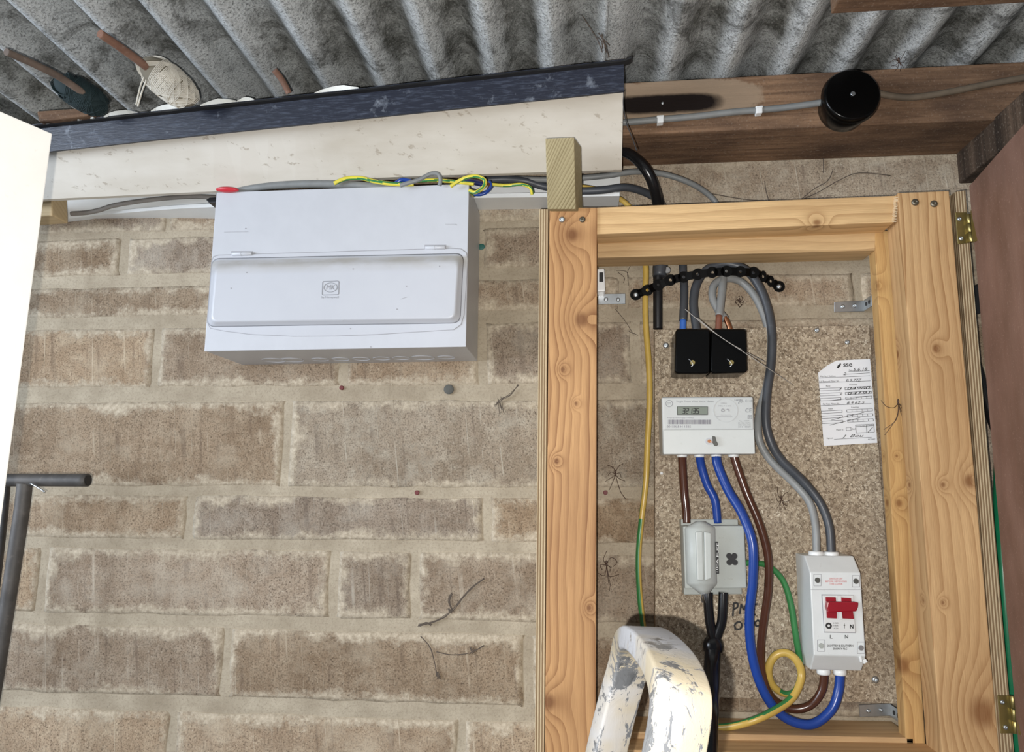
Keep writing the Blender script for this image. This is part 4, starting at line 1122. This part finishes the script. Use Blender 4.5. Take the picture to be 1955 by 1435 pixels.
# service cable
sv = thing('service_cable', 'thick black service cable rising behind the ladder into two legs', 'cable', U(1358, 1434, .03))
for P in ([(1352, 1130, .042), (1352, 1150, .042), (1355, 1185, .040), (1362, 1222, .036)], [(1381, 1130, .042), (1380, 1160, .042), (1377, 1190, .040), (1366, 1222, .036)]):
    part('core_leg', cable_bm(P, 9.2), M_['blackgl'], sv)
bm = NB(); o = U(1362, 1233, .036); s = mpp(o); ellipsoid(bm, o, (Vector((20*s, 0, 0)), Vector((0, 17*s, 0)), Vector((0, 0, 22*s)))); 
part('joint_boot', bm, M_['blackgl'], sv, smooth=True)
part('sheath', cable_bm([(1362, 1236, .036), (1360, 1270, .045), (1358, 1320, .075), (1356, 1370, .115), (1354, 1440, .128), (1350, 1560, .128)], 16), M_['blackgl'], sv)

cable('cable', [(1256, 472, .012), (1256, 520, .012), (1256, 580, .012), (1256, 628, .010)], 9, M_['blackm'], 'black pipe ending at the top left corner of the chipboard', 'pipe')
g_ = finish('pipe_gland', cable_bm([(1261, 505, .018, 14), (1260, 514, .018, 14), (1259, 528, .018, 13)], 14, sub=2), M_['dgrey']); tag(g_, 'dark grey sleeve on the black pipe under the cupboard\'s top rail', 'fitting')
bm = NB(); o = U(1274, 515, .024); cyl(bm, o+Vector((0, .02, 0)), o, 6.5*mpp(o), 16, bevel=.0006); tag(finish('round_bolt', bm, M_['zinc']), 'round grey bolt head under the top rail beside the black pipe', 'bolt')
t = thing('tail_cable', 'dark grey cable with blue end entering the connector block', 'cable', U(1305, 628, .02))
part('sheath', cable_bm([(1303, 495, .014), (1304, 515, .016), (1306, 560, .026), (1304, 612, .034)], 7.6), M_['dgrey'], t)
part('core', cable_bm([(1304, 608, .034), (1303.5, 640, .036)], 6.3), plain('light_blue_core', (.04, .14, .5), .35), t, 'blue core')
t = thing('tail_cable', 'light grey cable with brown end entering the connector block', 'cable', U(1372, 628, .02))
part('sheath', cable_bm([(1383, 500, .014), (1381, 530, .018), (1378, 560, .026), (1373, 603, .034)], 7.6), M_['lgrey'], t)
part('core', cable_bm([(1373, 600, .034), (1371, 640, .036)], 6.3), M_['brownl'], t, 'brown core')
cable('cable', [(1332, 640, .034), (1327, 610, .032), (1324, 575, .028), (1331, 540, .024), (1352, 513, .022), (1388, 503, .022), (1425, 516, .024), (1450, 548, .028), (1466, 590, .032), (1474, 640, .036), (1472, 695, .038), (1465, 745, .040), (1462, 800, .042), (1471, 842, .042), (1492, 878, .040), (1535, 920, .038), (1566, 960, .040), (1583, 1005, .044), (1587, 1058, .046)], 8.3, M_['dgrey'], 'dark grey cable looping from the connector block down to the isolator', 'cable', sub=10)
t = thing('grey_tail_cable', 'light grey cable looping from connector block down to the isolator', 'cable', U(1450, 850, .02))
part('sheath', cable_bm([(1386, 610, .03), (1370, 590, .026), (1360, 566, .022), (1364, 543, .018), (1385, 532, .016), (1415, 538, .010), (1444, 570, .012), (1466, 625, .014), (1471, 680, .018), (1464, 735, .022), (1450, 785, .028), (1447, 822, .034), (1453, 850, .034), (1474, 882, .034), (1518, 925, .034), (1546, 960, .038), (1557, 1005, .044), (1559, 1058, .046)], 7.3, sub=10), M_['lgrey'], t)
part('core', cable_bm([(1384, 606, .031), (1391, 620, .034), (1397, 640, .036)], 5.2), M_['copper'], t, 'copper-coloured core')

# ================================================================== cables above
cable('cable', [(1150, 280, .055, 9), (1178, 286, .055, 9.5), (1205, 296, .058, 10), (1232, 322, .06, 10.5), (1248, 355, .05, 10.5), (1256, 395, .03, 10), (1257, 430, .012, 9), (1256, 470, .012, 9)], 10, M_['blackgl'], 'thick glossy black cable curving down behind the cupboard\'s top rail', 'cable')
cable('cable', [(1215, 296, .05, 5), (1240, 325, .052, 6), (1255, 360, .044, 6), (1264, 395, .03, 6), (1266, 430, .012, 6)], 6, M_['blackgl'], 'thinner black cable just right of the thick glossy black one', 'cable')
cable('cable', [(980, 341, .05), (1050, 343, .05), (1105, 340, .05), (1160, 335, .05), (1210, 328, .045), (1260, 331, .035), (1305, 344, .03), (1340, 362, .02), (1368, 388, .012), (1385, 430, .012), (1388, 470, .012)], 5.5, M_['pgrey'], 'pale grey cable arching over the cupboard\'s top rail', 'cable')
cable('cable', [(925, 344, .05), (965, 342, .05), (1005, 346, .05), (1040, 356, .045), (1100, 364, .05), (1150, 363, .05), (1195, 358, .045), (1235, 369, .03), (1262, 388, .018), (1285, 430, .012), (1300, 480, .012)], 7.2, M_['dgrey'], 'dark grey cable lying on the white trim behind the green batten', 'cable')
cable('cable', [(136, 408, .035), (165, 406, .035), (190, 401, .036), (215, 393, .038), (260, 385, .04), (320, 378, .042), (370, 375, .045), (412, 377, .05), (470, 378, .05)], 4.2, M_['bgrey'], 'thin grey-brown cable running along the white trim left of fuse board', 'cable')
cable('cable', [(440, 366, .105, 4), (480, 359, .108, 6), (540, 353, .108, 7), (610, 351, .108, 7), (690, 354, .108, 7), (750, 360, .106, 6)], 7, M_['pgrey'], 'grey cable humped above the top edge of the fuse board', 'cable')
def yg(i, a): return 1 if (a*2+i*1.0) % 1 < .33 else 0
YG = [M_['yellowb'], M_['green']]
wires = [([(638, 350, .119), (660, 341, .119), (690, 340, .119), (715, 346, .119), (750, 351, .119), (790, 352, .114)], 4, YG, 'yellow and green wire rising over left half of fuse board top edge'),
 ([(742, 352, .109), (790, 346, .109), (830, 344, .109), (870, 347, .114), (905, 351, .114)], 3.6, YG, 'straight yellow and green wire lying over fuse board top, below the grey kink'),
 ([(860, 356, .124), (875, 346, .124), (893, 338, .124), (913, 337, .125), (926, 345, .125), (922, 358, .125), (908, 367, .124), (897, 364, .114)], 3.6, YG, 'yellow and green wire curled in a loop at the fuse board\'s top right corner'),
 ([(890, 352, .104), (898, 366, .104), (905, 374, .084)], 3, YG, 'short yellow and green wire end dropping beside fuse board corner'),
 ([(930, 351, .094), (965, 354, .094), (995, 352, .094), (1012, 358, .094), (1016, 371, .089)], 3.2, YG, 'thin yellow and green wire lying on trim right of fuse board')]
for P, r, m_, l in wires: cable('wire', P, r, m_, l, 'wire', 'wires above the fuse board', matf=yg)
cable('wire', [(764, 354, .124), (780, 349, .124), (800, 343, .124), (822, 332, .124), (836, 332, .124), (841, 342, .122), (839, 355, .119)], 4, M_['pgrey'], 'grey wire bent in a sharp kink above the fuse board', 'wire', 'wires above the fuse board')
cable('wire', [(755, 350, .114), (768, 343, .114), (785, 346, .114)], 4, M_['blue'], 'dark blue wire stub left of the grey kink', 'wire', 'wires above the fuse board')
cable('wire', [(872, 349, .109), (890, 346, .109), (910, 349, .109), (922, 352, .109)], 5, plain('navy', (.008, .015, .08), .3), 'dark navy wire inside the yellow loop', 'wire', 'wires above the fuse board')
cable('wire', [(905, 371, .109), (918, 371, .109), (930, 366, .109), (937, 356, .104), (934, 346, .104)], 3.4, M_['blue'], 'blue wire curling below the yellow loop', 'wire', 'wires above the fuse board')
cable('wire', [(900, 345, .104), (920, 347, .104), (934, 352, .104), (932, 362, .104)], 3.4, M_['brown'], 'brown wire beside the yellow loop', 'wire', 'wires above the fuse board')
bm = NB(); o = U(434, 362, .117); s = mpp(o); ellipsoid(bm, o, (Vector((23*s, 0, -1*s)), Vector((0, 8*s, 0)), Vector((0, 0, 5.5*s))))
tag(finish('red_cable_marker', bm, M_['redp'], smooth=True), 'flat red plastic piece behind the top left corner of the fuse board', 'cable marker')
bm = slab([(393, 381), (400, 377), (414, 376), (414, 386), (398, 387)], .07, .05, .001)
tag(finish('black_cable_clip', bm, M_['blackm']), 'small black clip beside the top left corner of the fuse board', 'clip')

# beam-mounted round box and its cables
jb = thing('junction_box', 'round black junction box with lid screw on the timber beam', 'junction box', U(1625, 232, .1))
o = U(1618, 190, .10); lidc = U(1627, 181, .140)
bm = NB(); a = Vector((lidc.x, -.10, lidc.z)); s = mpp(lidc)
cyl(bm, a, Vector((lidc.x+.001, -.134, lidc.z)), 46*s, 40, r2=50*s, bevel=.001); part('base', bm, M_['black'], jb)
bm = NB(); cyl(bm, Vector((lidc.x, -.132, lidc.z)), Vector((lidc.x, -.142, lidc.z)), 55*s, 48, r2=51*s, bevel=.0015); ld = part('lid', bm, M_['black'], jb)
bm = NB(); c0 = Vector((lidc.x, -.142, lidc.z)); cyl(bm, c0, c0+Vector((0, -.0015, 0)), 4.5*s, 14, bevel=.0004); part('lid_screw', bm, M_['zinc'], ld)
cb = thing('beam_cable', 'grey cable clipped to beam, running left from the round black box', 'cable', U(1400, 220, .1))
part('sheath', cable_bm([(1150, 236, .106), (1190, 234, .106), (1262, 228, .106), (1330, 222, .106), (1400, 214, .106), (1450, 210, .106), (1510, 204, .108), (1575, 195, .112)], 6.3), M_['pgrey'], cb)
for x, y in ((1261, 228), (1450, 210)):
    bm = NB(); prism(bm, quad([(x-6, y-6), (x+6, y-7), (x+6, y+5), (x-6, y+6)], .1125), Vector((0, .010, 0)), .001, 2); prism(bm, quad([(x-7, y-8), (x+7, y-9), (x+7, y-5), (x-7, y-4)], .1115), Vector((0, .004, 0)), .0006, 1)
    part('clip', bm, M_['whitep'], cb)
cable('cable', [(1660, 172, .108), (1690, 181, .106), (1730, 186, .106), (1775, 182, .106), (1830, 172, .106), (1890, 160, .106), (1970, 146, .106)], 6.3, plain('brown_painted_sheath', (.13, .10, .07), .7, var=.2, dirt=.3), 'brown painted cable running right along the beam from the round box', 'cable')
bm = screw_bm(1265, 197, .1005, 3); tag(finish('nail', bm, M_['zinc']), 'nail head in the dark burn mark on the beam', 'nail')
cable('cable_tie', [(1192, 172, .18), (1190, 200, .178), (1196, 235, .176), (1206, 260, .174), (1216, 288, .17)], 1.0, M_['ink'], 'thin black cable tie hanging at the right end of white panel', 'cable tie')

# ================================================================== rods and twine on the roof ledge
def rod(name, P, r, mat, label): return cable(name, P, r, mat, label, 'rod', n=10)
rod('wooden_rod', [(191, 64, .30), (232, 92, .27), (270, 120, .24), (330, 165, .20)], 8, M_['chipped'], 'red-brown wooden rod sticking out of the natural twine')
rod('wooden_rod', [(12, 99, .30), (60, 120, .27), (112, 146, .24), (160, 178, .21)], 7, M_['rodgrey'], 'thin grey weathered rod sticking out of the dark green twine')
rod('wooden_rod', [(524, 134, .20), (538, 152, .19), (552, 178, .18)], 6, M_['chipped'], 'short red-brown rod end behind the black strip')
def twine(a, b, wpx, d, mat, mat2, label, tail=None):
    A_, B_ = U(*a, d+.03), U(*b, d-.01); c = (A_+B_)/2; ax = (B_-A_)/2; s = mpp(c)
    u = ax.normalized().cross(Vector((0, 1, 0))).normalized(); v = ax.normalized().cross(u)
    R = wpx*s/2
    t_ = thing('twine_ball', label, 'twine', c-Vector((0, 0, R)))
    bm = NB(); ellipsoid(bm, c, (u*R*.94, v*R*.94, ax*.97)); part('core', bm, mat2, t_, smooth=True)
    bm = NB()
    for k in range(16):
        tilt = random.uniform(-.75, .75); ph = random.uniform(0, 6.28); off = random.uniform(-.45, .45)
        pts = []
        for q in range(25):
            a_ = 2*math.pi*q/24
            z_ = off+tilt*math.sin(a_+ph); z_ = max(-.92, min(.92, z_)); rr = math.sqrt(1-z_*z_)
            pts.append(c+ax*z_*1.0+(u*math.cos(a_)+v*math.sin(a_))*R*rr*random.uniform(1.0, 1.02))
        for dd in (-2, -1, 0, 1, 2):
            sweep(bm, [p+ax.normalized()*dd*s*2.3 for p in pts], [.95*s]*25, 5, cap=False)
    part('windings', bm, mat, t_)
    if tail:
        for P in tail: part('loose_end', cable_bm(P, 1.8, n=6), mat, t_)
random.seed(11)
twine((268, 112), (374, 200), 66, .20, M_['ball'], M_['ballc'], 'ball of pale natural twine wound on a rod under the roof', [[(276, 118, .23), (277, 140, .225), (268, 165, .215), (260, 200, .20)], [(282, 122, .23), (280, 150, .225), (272, 172, .215), (263, 203, .20)]])
twine((102, 148), (206, 212), 56, .19, M_['ballg'], M_['ballg'], 'dark green twine wound on a rod at the far left under roof')
bm = slab([(70, 212), (170, 205), (168, 221), (74, 232)], .17, .10, .002); uvboard(bm, U(70, 212, .17), U(170, 205, .17))
tag(finish('timber_offcut', bm, M_['beam']), 'brown timber offcut behind the panel below the dark green twine', 'timber')

# ================================================================== marks on the wall
for x, y in ((652, 740), (796, 940), (1156, 940)):
    bm = NB(); o = U(x, y, .0); cyl(bm, o+Vector((0, .004, 0)), o+Vector((0, -.0012, 0)), 4.3*mpp(o), 14, bevel=.0005)
    pl_ = finish('wall_plug', bm, M_['plug'])
    tag(pl_, {652: 'small red wall plug in the joint just below fuse board', 796: 'small red wall plug in the mid joint left of the cupboard', 1156: 'small red wall plug in the wall inside the cupboard'}[x], 'wall plug')
bm = NB(); o = U(857, 743, 0); s = mpp(o); ellipsoid(bm, o, (Vector((10*s, 0, 0)), Vector((0, .002, 0)), Vector((0, 0, 9.5*s))))
tag(finish('filled_hole', bm, M_['hole'], smooth=True), 'round dark grey filled hole in joint below right end of fuse board', 'hole')
bm = NB(); o = U(919, 471, 0); s = mpp(o); ellipsoid(bm, o, (Vector((7*s, 0, 0)), Vector((0, .0008, 0)), Vector((0, 0, 6*s))), 12, 8)
tag(finish('paint_dab', bm, M_['teal'], smooth=True), 'teal paint dab on block wall right of the fuse board', 'paint mark')

def web(name, lines, r, mat, label, d=.003):
    bm = NB()
    for L in lines: cable_bm([(p[0], p[1], p[2] if len(p) > 2 else d) for p in L], r, 5, 5, bm=bm)
    for L in lines[:1]: pass
    o = finish(name, bm, mat); tag(o, label, 'cobweb'); return o
def tangle(pts, n, amp, seed):
    random.seed(seed); out = []
    for k in range(n):
        out.append([(x+random.uniform(-amp, amp), y+random.uniform(-amp, amp)) for x, y in pts])
    return out
ln_ = tangle([(925, 1104), (905, 1118), (885, 1138), (868, 1160), (850, 1176), (828, 1186), (800, 1194)], 6, 1.8, 1) + tangle([(862, 1132), (857, 1148), (862, 1162)], 9, 2.0, 2) + tangle([(858, 1163), (864, 1168)], 6, 3, 8) + tangle([(800, 1194), (812, 1190), (822, 1192)], 5, 3, 3)
web('cobweb', ln_, .6, M_['web'], 'dark cobweb strand with debris on wall left of the cupboard, upper of two')
ln_ = tangle([(803, 1215), (820, 1235), (830, 1262), (834, 1290)], 3, 1.5, 4) + tangle([(835, 1284), (838, 1294)], 8, 3, 5) + tangle([(833, 1243), (860, 1250), (890, 1247), (903, 1243), (925, 1232)], 3, 1.5, 6) + tangle([(900, 1238), (904, 1246)], 8, 3.5, 7)
web('cobweb', ln_, .6, M_['web'], 'dark cobweb strand with debris on wall left of the cupboard, lower of two')
ln_ = tangle([(990, 735), (975, 752), (958, 762), (945, 775)], 4, 2.2, 9) + tangle([(950, 762), (957, 786)], 4, 6, 10)
web('cobweb', ln_, .55, M_['web'], 'brown cobweb on the wall between fuse board and cupboard')
web('cobweb', [[(1308, 590, .06), (1360, 632, .07), (1420, 672, .07), (1470, 705, .055), (1515, 735, .02)], [(1330, 606, .06), (1380, 646, .07), (1432, 676, .06), (1460, 690, .05)]], .7, M_['webw'], 'pale cobweb strands stretched diagonally over the black connector blocks')
web('cobweb', [[(1700, 335), (1640, 330), (1600, 345), (1560, 368), (1520, 385)], [(1590, 325), (1580, 345), (1555, 360), (1530, 380)], [(1350, 368), (1420, 380), (1480, 384)], [(1572, 300), (1572, 330)], [(1460, 345), (1462, 362), (1468, 384)]], .8, M_['web'], 'grey cobweb on the pale concrete just above the cupboard')
web('cobweb', [[(1105, 20, .2), (1125, 50, .2), (1140, 75, .19), (1150, 100, .19)], [(1140, 70, .19), (1155, 85, .185), (1162, 110, .18)]]+[[(1150+random.uniform(-8, 8), 70+random.uniform(-10, 10), .19), (1155+random.uniform(-10, 10), 90+random.uniform(-10, 14), .185)] for _ in range(8)], .9, M_['web'], 'dark cobweb hanging along the crack in the roof sheet')
web('cobweb', [[(1176, 516), (1195, 518), (1200, 530)], [(1180, 520), (1192, 530), (1190, 540)], [(1205, 505), (1198, 520), (1200, 545)], [(1175, 590), (1195, 615), (1210, 640)], [(1200, 632), (1218, 640)]], .5, M_['web'], 'fine cobweb threads on wall beside the white clip box')

def spider(cx, cy, d, legs, L, label, s_=1.0):
    t_ = thing('spider', label, 'spider', U(cx, cy+4, d), None)
    bm = NB(); o = U(cx, cy, d+.003); s = mpp(o)*s_
    ellipsoid(bm, o, (Vector((2.1*s, 0, 0)), Vector((0, 2*s, 0)), Vector((0, 0, 2.6*s))), 10, 8); o2 = U(cx-.3, cy-5*s_, d+.003)
    ellipsoid(bm, o2, (Vector((2.2*s, 0, 0)), Vector((0, 2*s, 0)), Vector((0, 0, 3.6*s))), 10, 8); part('body', bm, M_['spider'], t_, smooth=True)
    for P in legs:
        part('leg', cable_bm([(cx+x*s_, cy+y*s_, d+(.003 if i == 0 else (.008 if i < len(P)-1 else .001))) for i, (x, y) in enumerate(P)], .55, 5, 4), M_['spider'], t_)
LG = [[(0, 0), (-7, 6), (-20, 14)], [(0, 0), (6, 8), (18, 13)], [(0, 0), (-5, 14), (-12, 30)], [(0, 0), (4, 16), (10, 34), (20, 48)], [(0, 0), (-8, -4), (-14, 2)], [(0, 0), (8, -2), (11, 6)], [(0, 0), (-4, -12), (-16, -18)], [(0, 0), (5, -14), (15, -20)]]
spider(1175, 905, .002, LG, 1, 'small brown spider on wall just above the red plug in the cupboard')
spider(1158, 1078, .002, [[(0, 0), (-6, -10), (0, -26)], [(0, 0), (8, -14), (20, -6), (12, 4)], [(0, 0), (-12, 0), (-8, 10)], [(0, 0), (-4, 20), (-16, 16)], [(0, 0), (4, 22), (24, 18)], [(0, 0), (2, 20), (6, 50)], [(0, 0), (3, 18), (9, 48)], [(0, 0), (8, 6), (6, 12)]], 1, 'small brown spider low on the wall inside cupboard, legs spread, left of the earth wire')
spider(1715, 770, .067, [[(0, 0), (-8, 8), (-22, 6), (-33, -6)], [(0, 0), (0, 16), (-6, 34), (-28, 50)], [(0, 0), (4, 10), (8, 20)], [(0, 0), (5, 6), (8, 14)], [(0, 0), (-4, 4), (-8, 8)], [(0, 0), (-1, 18), (-8, 36), (-26, 60)], [(0, 0), (4, 2), (7, 7)], [(0, 0), (3, 12), (7, 26)]], 1, 'long-legged brown spider on the pine post right of the record card')
spider(1492, 953, .019, [[(0, 0), (-8, 6), (-12, -4)], [(0, 0), (-6, 14), (-10, 20)], [(0, 0), (8, 6), (20, 2)], [(0, 0), (6, 12), (16, 16)], [(0, 0), (-8, -10), (-10, -30)], [(0, 0), (6, -12), (16, -18)], [(0, 0), (-3, 12), (-4, 24)], [(0, 0), (4, 12), (9, 24)]], 1, 'tiny spider on the chipboard beside the curving grey cables', .8)
spider(1412, 576, .002, [[(0, 0), (-6, -8), (0, -12)], [(0, 0), (6, -6), (4, -12)], [(0, 0), (-8, 2), (-4, 6)], [(0, 0), (7, 3), (3, 8)], [(0, 0), (-3, 8), (1, 11)], [(0, 0), (4, 8), (-1, 12)], [(0, 0), (-7, -3), (-9, 3)], [(0, 0), (7, -2), (9, 3)]], 1, 'curled-up dead spider on pale wall inside the grey cable loop', .9)
spider(1716, 118, .12, [[(0, 0), (-8, -4), (-18, 2)], [(0, 0), (6, -8), (12, -20)], [(0, 0), (-2, 10), (-8, 18)], [(0, 0), (4, 8), (2, 18)], [(0, 0), (-6, -8), (-4, -14)], [(0, 0), (8, 2), (14, -6)], [(0, 0), (-6, 6), (-14, 8)], [(0, 0), (6, 6), (8, 12)]], 1, 'spider hanging under the roof right of the round black box')

# ================================================================== things right of the cupboard
cable('hose', [(1918, 800, .05), (1913, 900, .05), (1912, 1000, .05), (1917, 1120, .05), (1931, 1300, .05), (1944, 1440, .05), (1956, 1600, .05)], 14, M_['greenh'], 'green hose hanging on the wall between cupboard and its open door', 'hose')
cable('cable', [(1846, 640, .03), (1860, 690, .035), (1876, 740, .04), (1893, 795, .045), (1915, 850, .045)], 10, M_['blackgl'], 'glossy black cable crossing behind the cupboard\'s open door', 'cable')
bm = slab([(1850, 548), (1872, 540), (1878, 596), (1856, 602)], .03, 0, .002)
tag(finish('black_pipe_bracket', bm, M_['blackm']), 'black bracket on wall in the gap beside the open door, below upper hinge', 'bracket')

# ================================================================== foreground: white door, steel T handle, step ladder
A = U(100, 255, .47); B = UZ(0, 212, A.z)
dv = (B-A); dv.z = 0; dv.normalize()
zlow = .35
bm = NB(); nrm_ = Vector((-dv.y, dv.x, 0))
if nrm_.y < 0: nrm_ = -nrm_
wdt = .30
# bottom of the leaf follows its photographed lean
lean = (U(14, 905, .47).x-A.x)/(U(14, 905, .47).z-A.z)
X = lambda p, z: Vector((p.x+(z-A.z)*lean, p.y, z))
P4 = [A, A+dv*wdt, X(A+dv*wdt, zlow), X(A, zlow)]
prism(bm, P4, nrm_*.016, .001)
print('white door', A, B, dv)
tag(finish('white_door_leaf', bm, M_['whitedoor']), 'white painted door leaf standing open at the left edge, close to camera', 'door')

th = thing('steel_tube_handle', 'dark steel tube T-handle leaning on the wall at far left', 'tube frame', U(30, 1300, .05))
part('cross_tube', cable_bm([(-40, 917, .10), (30, 916, .10), (168, 916.5, .10)], 12.2, n=20), M_['steel'], th)
bm = NB(); e = U(168.5, 916.5, .10); cyl(bm, e, e+Vector((.0006, 0, 0)), .0066, 16); part('bore', bm, M_['ink'], th)
part('upright', cable_bm([(47, 922, .10), (42, 970, .10), (24, 1090, .10), (10, 1180, .10), (-14, 1330, .10), (-60, 1600, .10)], 13.5, n=20), M_['steel'], th)
part('rear_upright', cable_bm([(14, 905, .06), (8, 980, .06), (-4, 1090, .06), (-30, 1300, .06)], 7, n=14), M_['steel'], th)
bm = NB(); cable_bm([(58, 922, .112), (72, 930, .115), (86, 939, .118)], 1.8, 8, 3, bm=bm); part('pin', bm, M_['zinc'], th)

ld = thing('step_ladder', 'paint-spattered aluminium step ladder top hoop close to camera', 'ladder', U(1250, 1500, .5))
lp_ = [(1120, 1620, .400), (1148, 1480, .405), (1168, 1390, .410), (1186, 1320, .416), (1201, 1268, .426), (1212, 1226, .445), (1229, 1218, .49), (1257, 1240, .545), (1282, 1275, .59), (1297, 1318, .62), (1299, 1360, .63), (1288, 1430, .632), (1268, 1530, .633), (1248, 1640, .633)]
Q = catmull(lp_, 7); C = [U(*q) for q in Q]
bm = NB(); prev = None; Wv0 = Vector((math.cos(.50), math.sin(.50), -.10)).normalized()
hw, ht, rc = .0150, .0078, .0022
sec = []
for (sx, sy, a0) in ((1, 1, 0), (-1, 1, 90), (-1, -1, 180), (1, -1, 270)):
    for k in range(4):
        a = math.radians(a0+k*30); sec.append((sx*(hw-rc)+rc*math.cos(a), sy*(ht-rc)+rc*math.sin(a)))
rings = []
for i in range(len(C)):
    t_ = (C[min(i+1, len(C)-1)]-C[max(i-1, 0)]).normalized()
    Wv = (Wv0-t_*Wv0.dot(t_)).normalized(); Nv = t_.cross(Wv)
    rings.append([bm.verts.new(C[i]+Wv*a+Nv*b) for a, b in sec])
    if i:
        n = len(sec)
        for k in range(n): bm.faces.new((rings[i-1][k], rings[i-1][(k+1) % n], rings[i][(k+1) % n], rings[i][k])).smooth = True
for r_ in (rings[0], rings[-1]): bm.faces.new(r_)
part('hoop', bm, M_['alu'], ld)
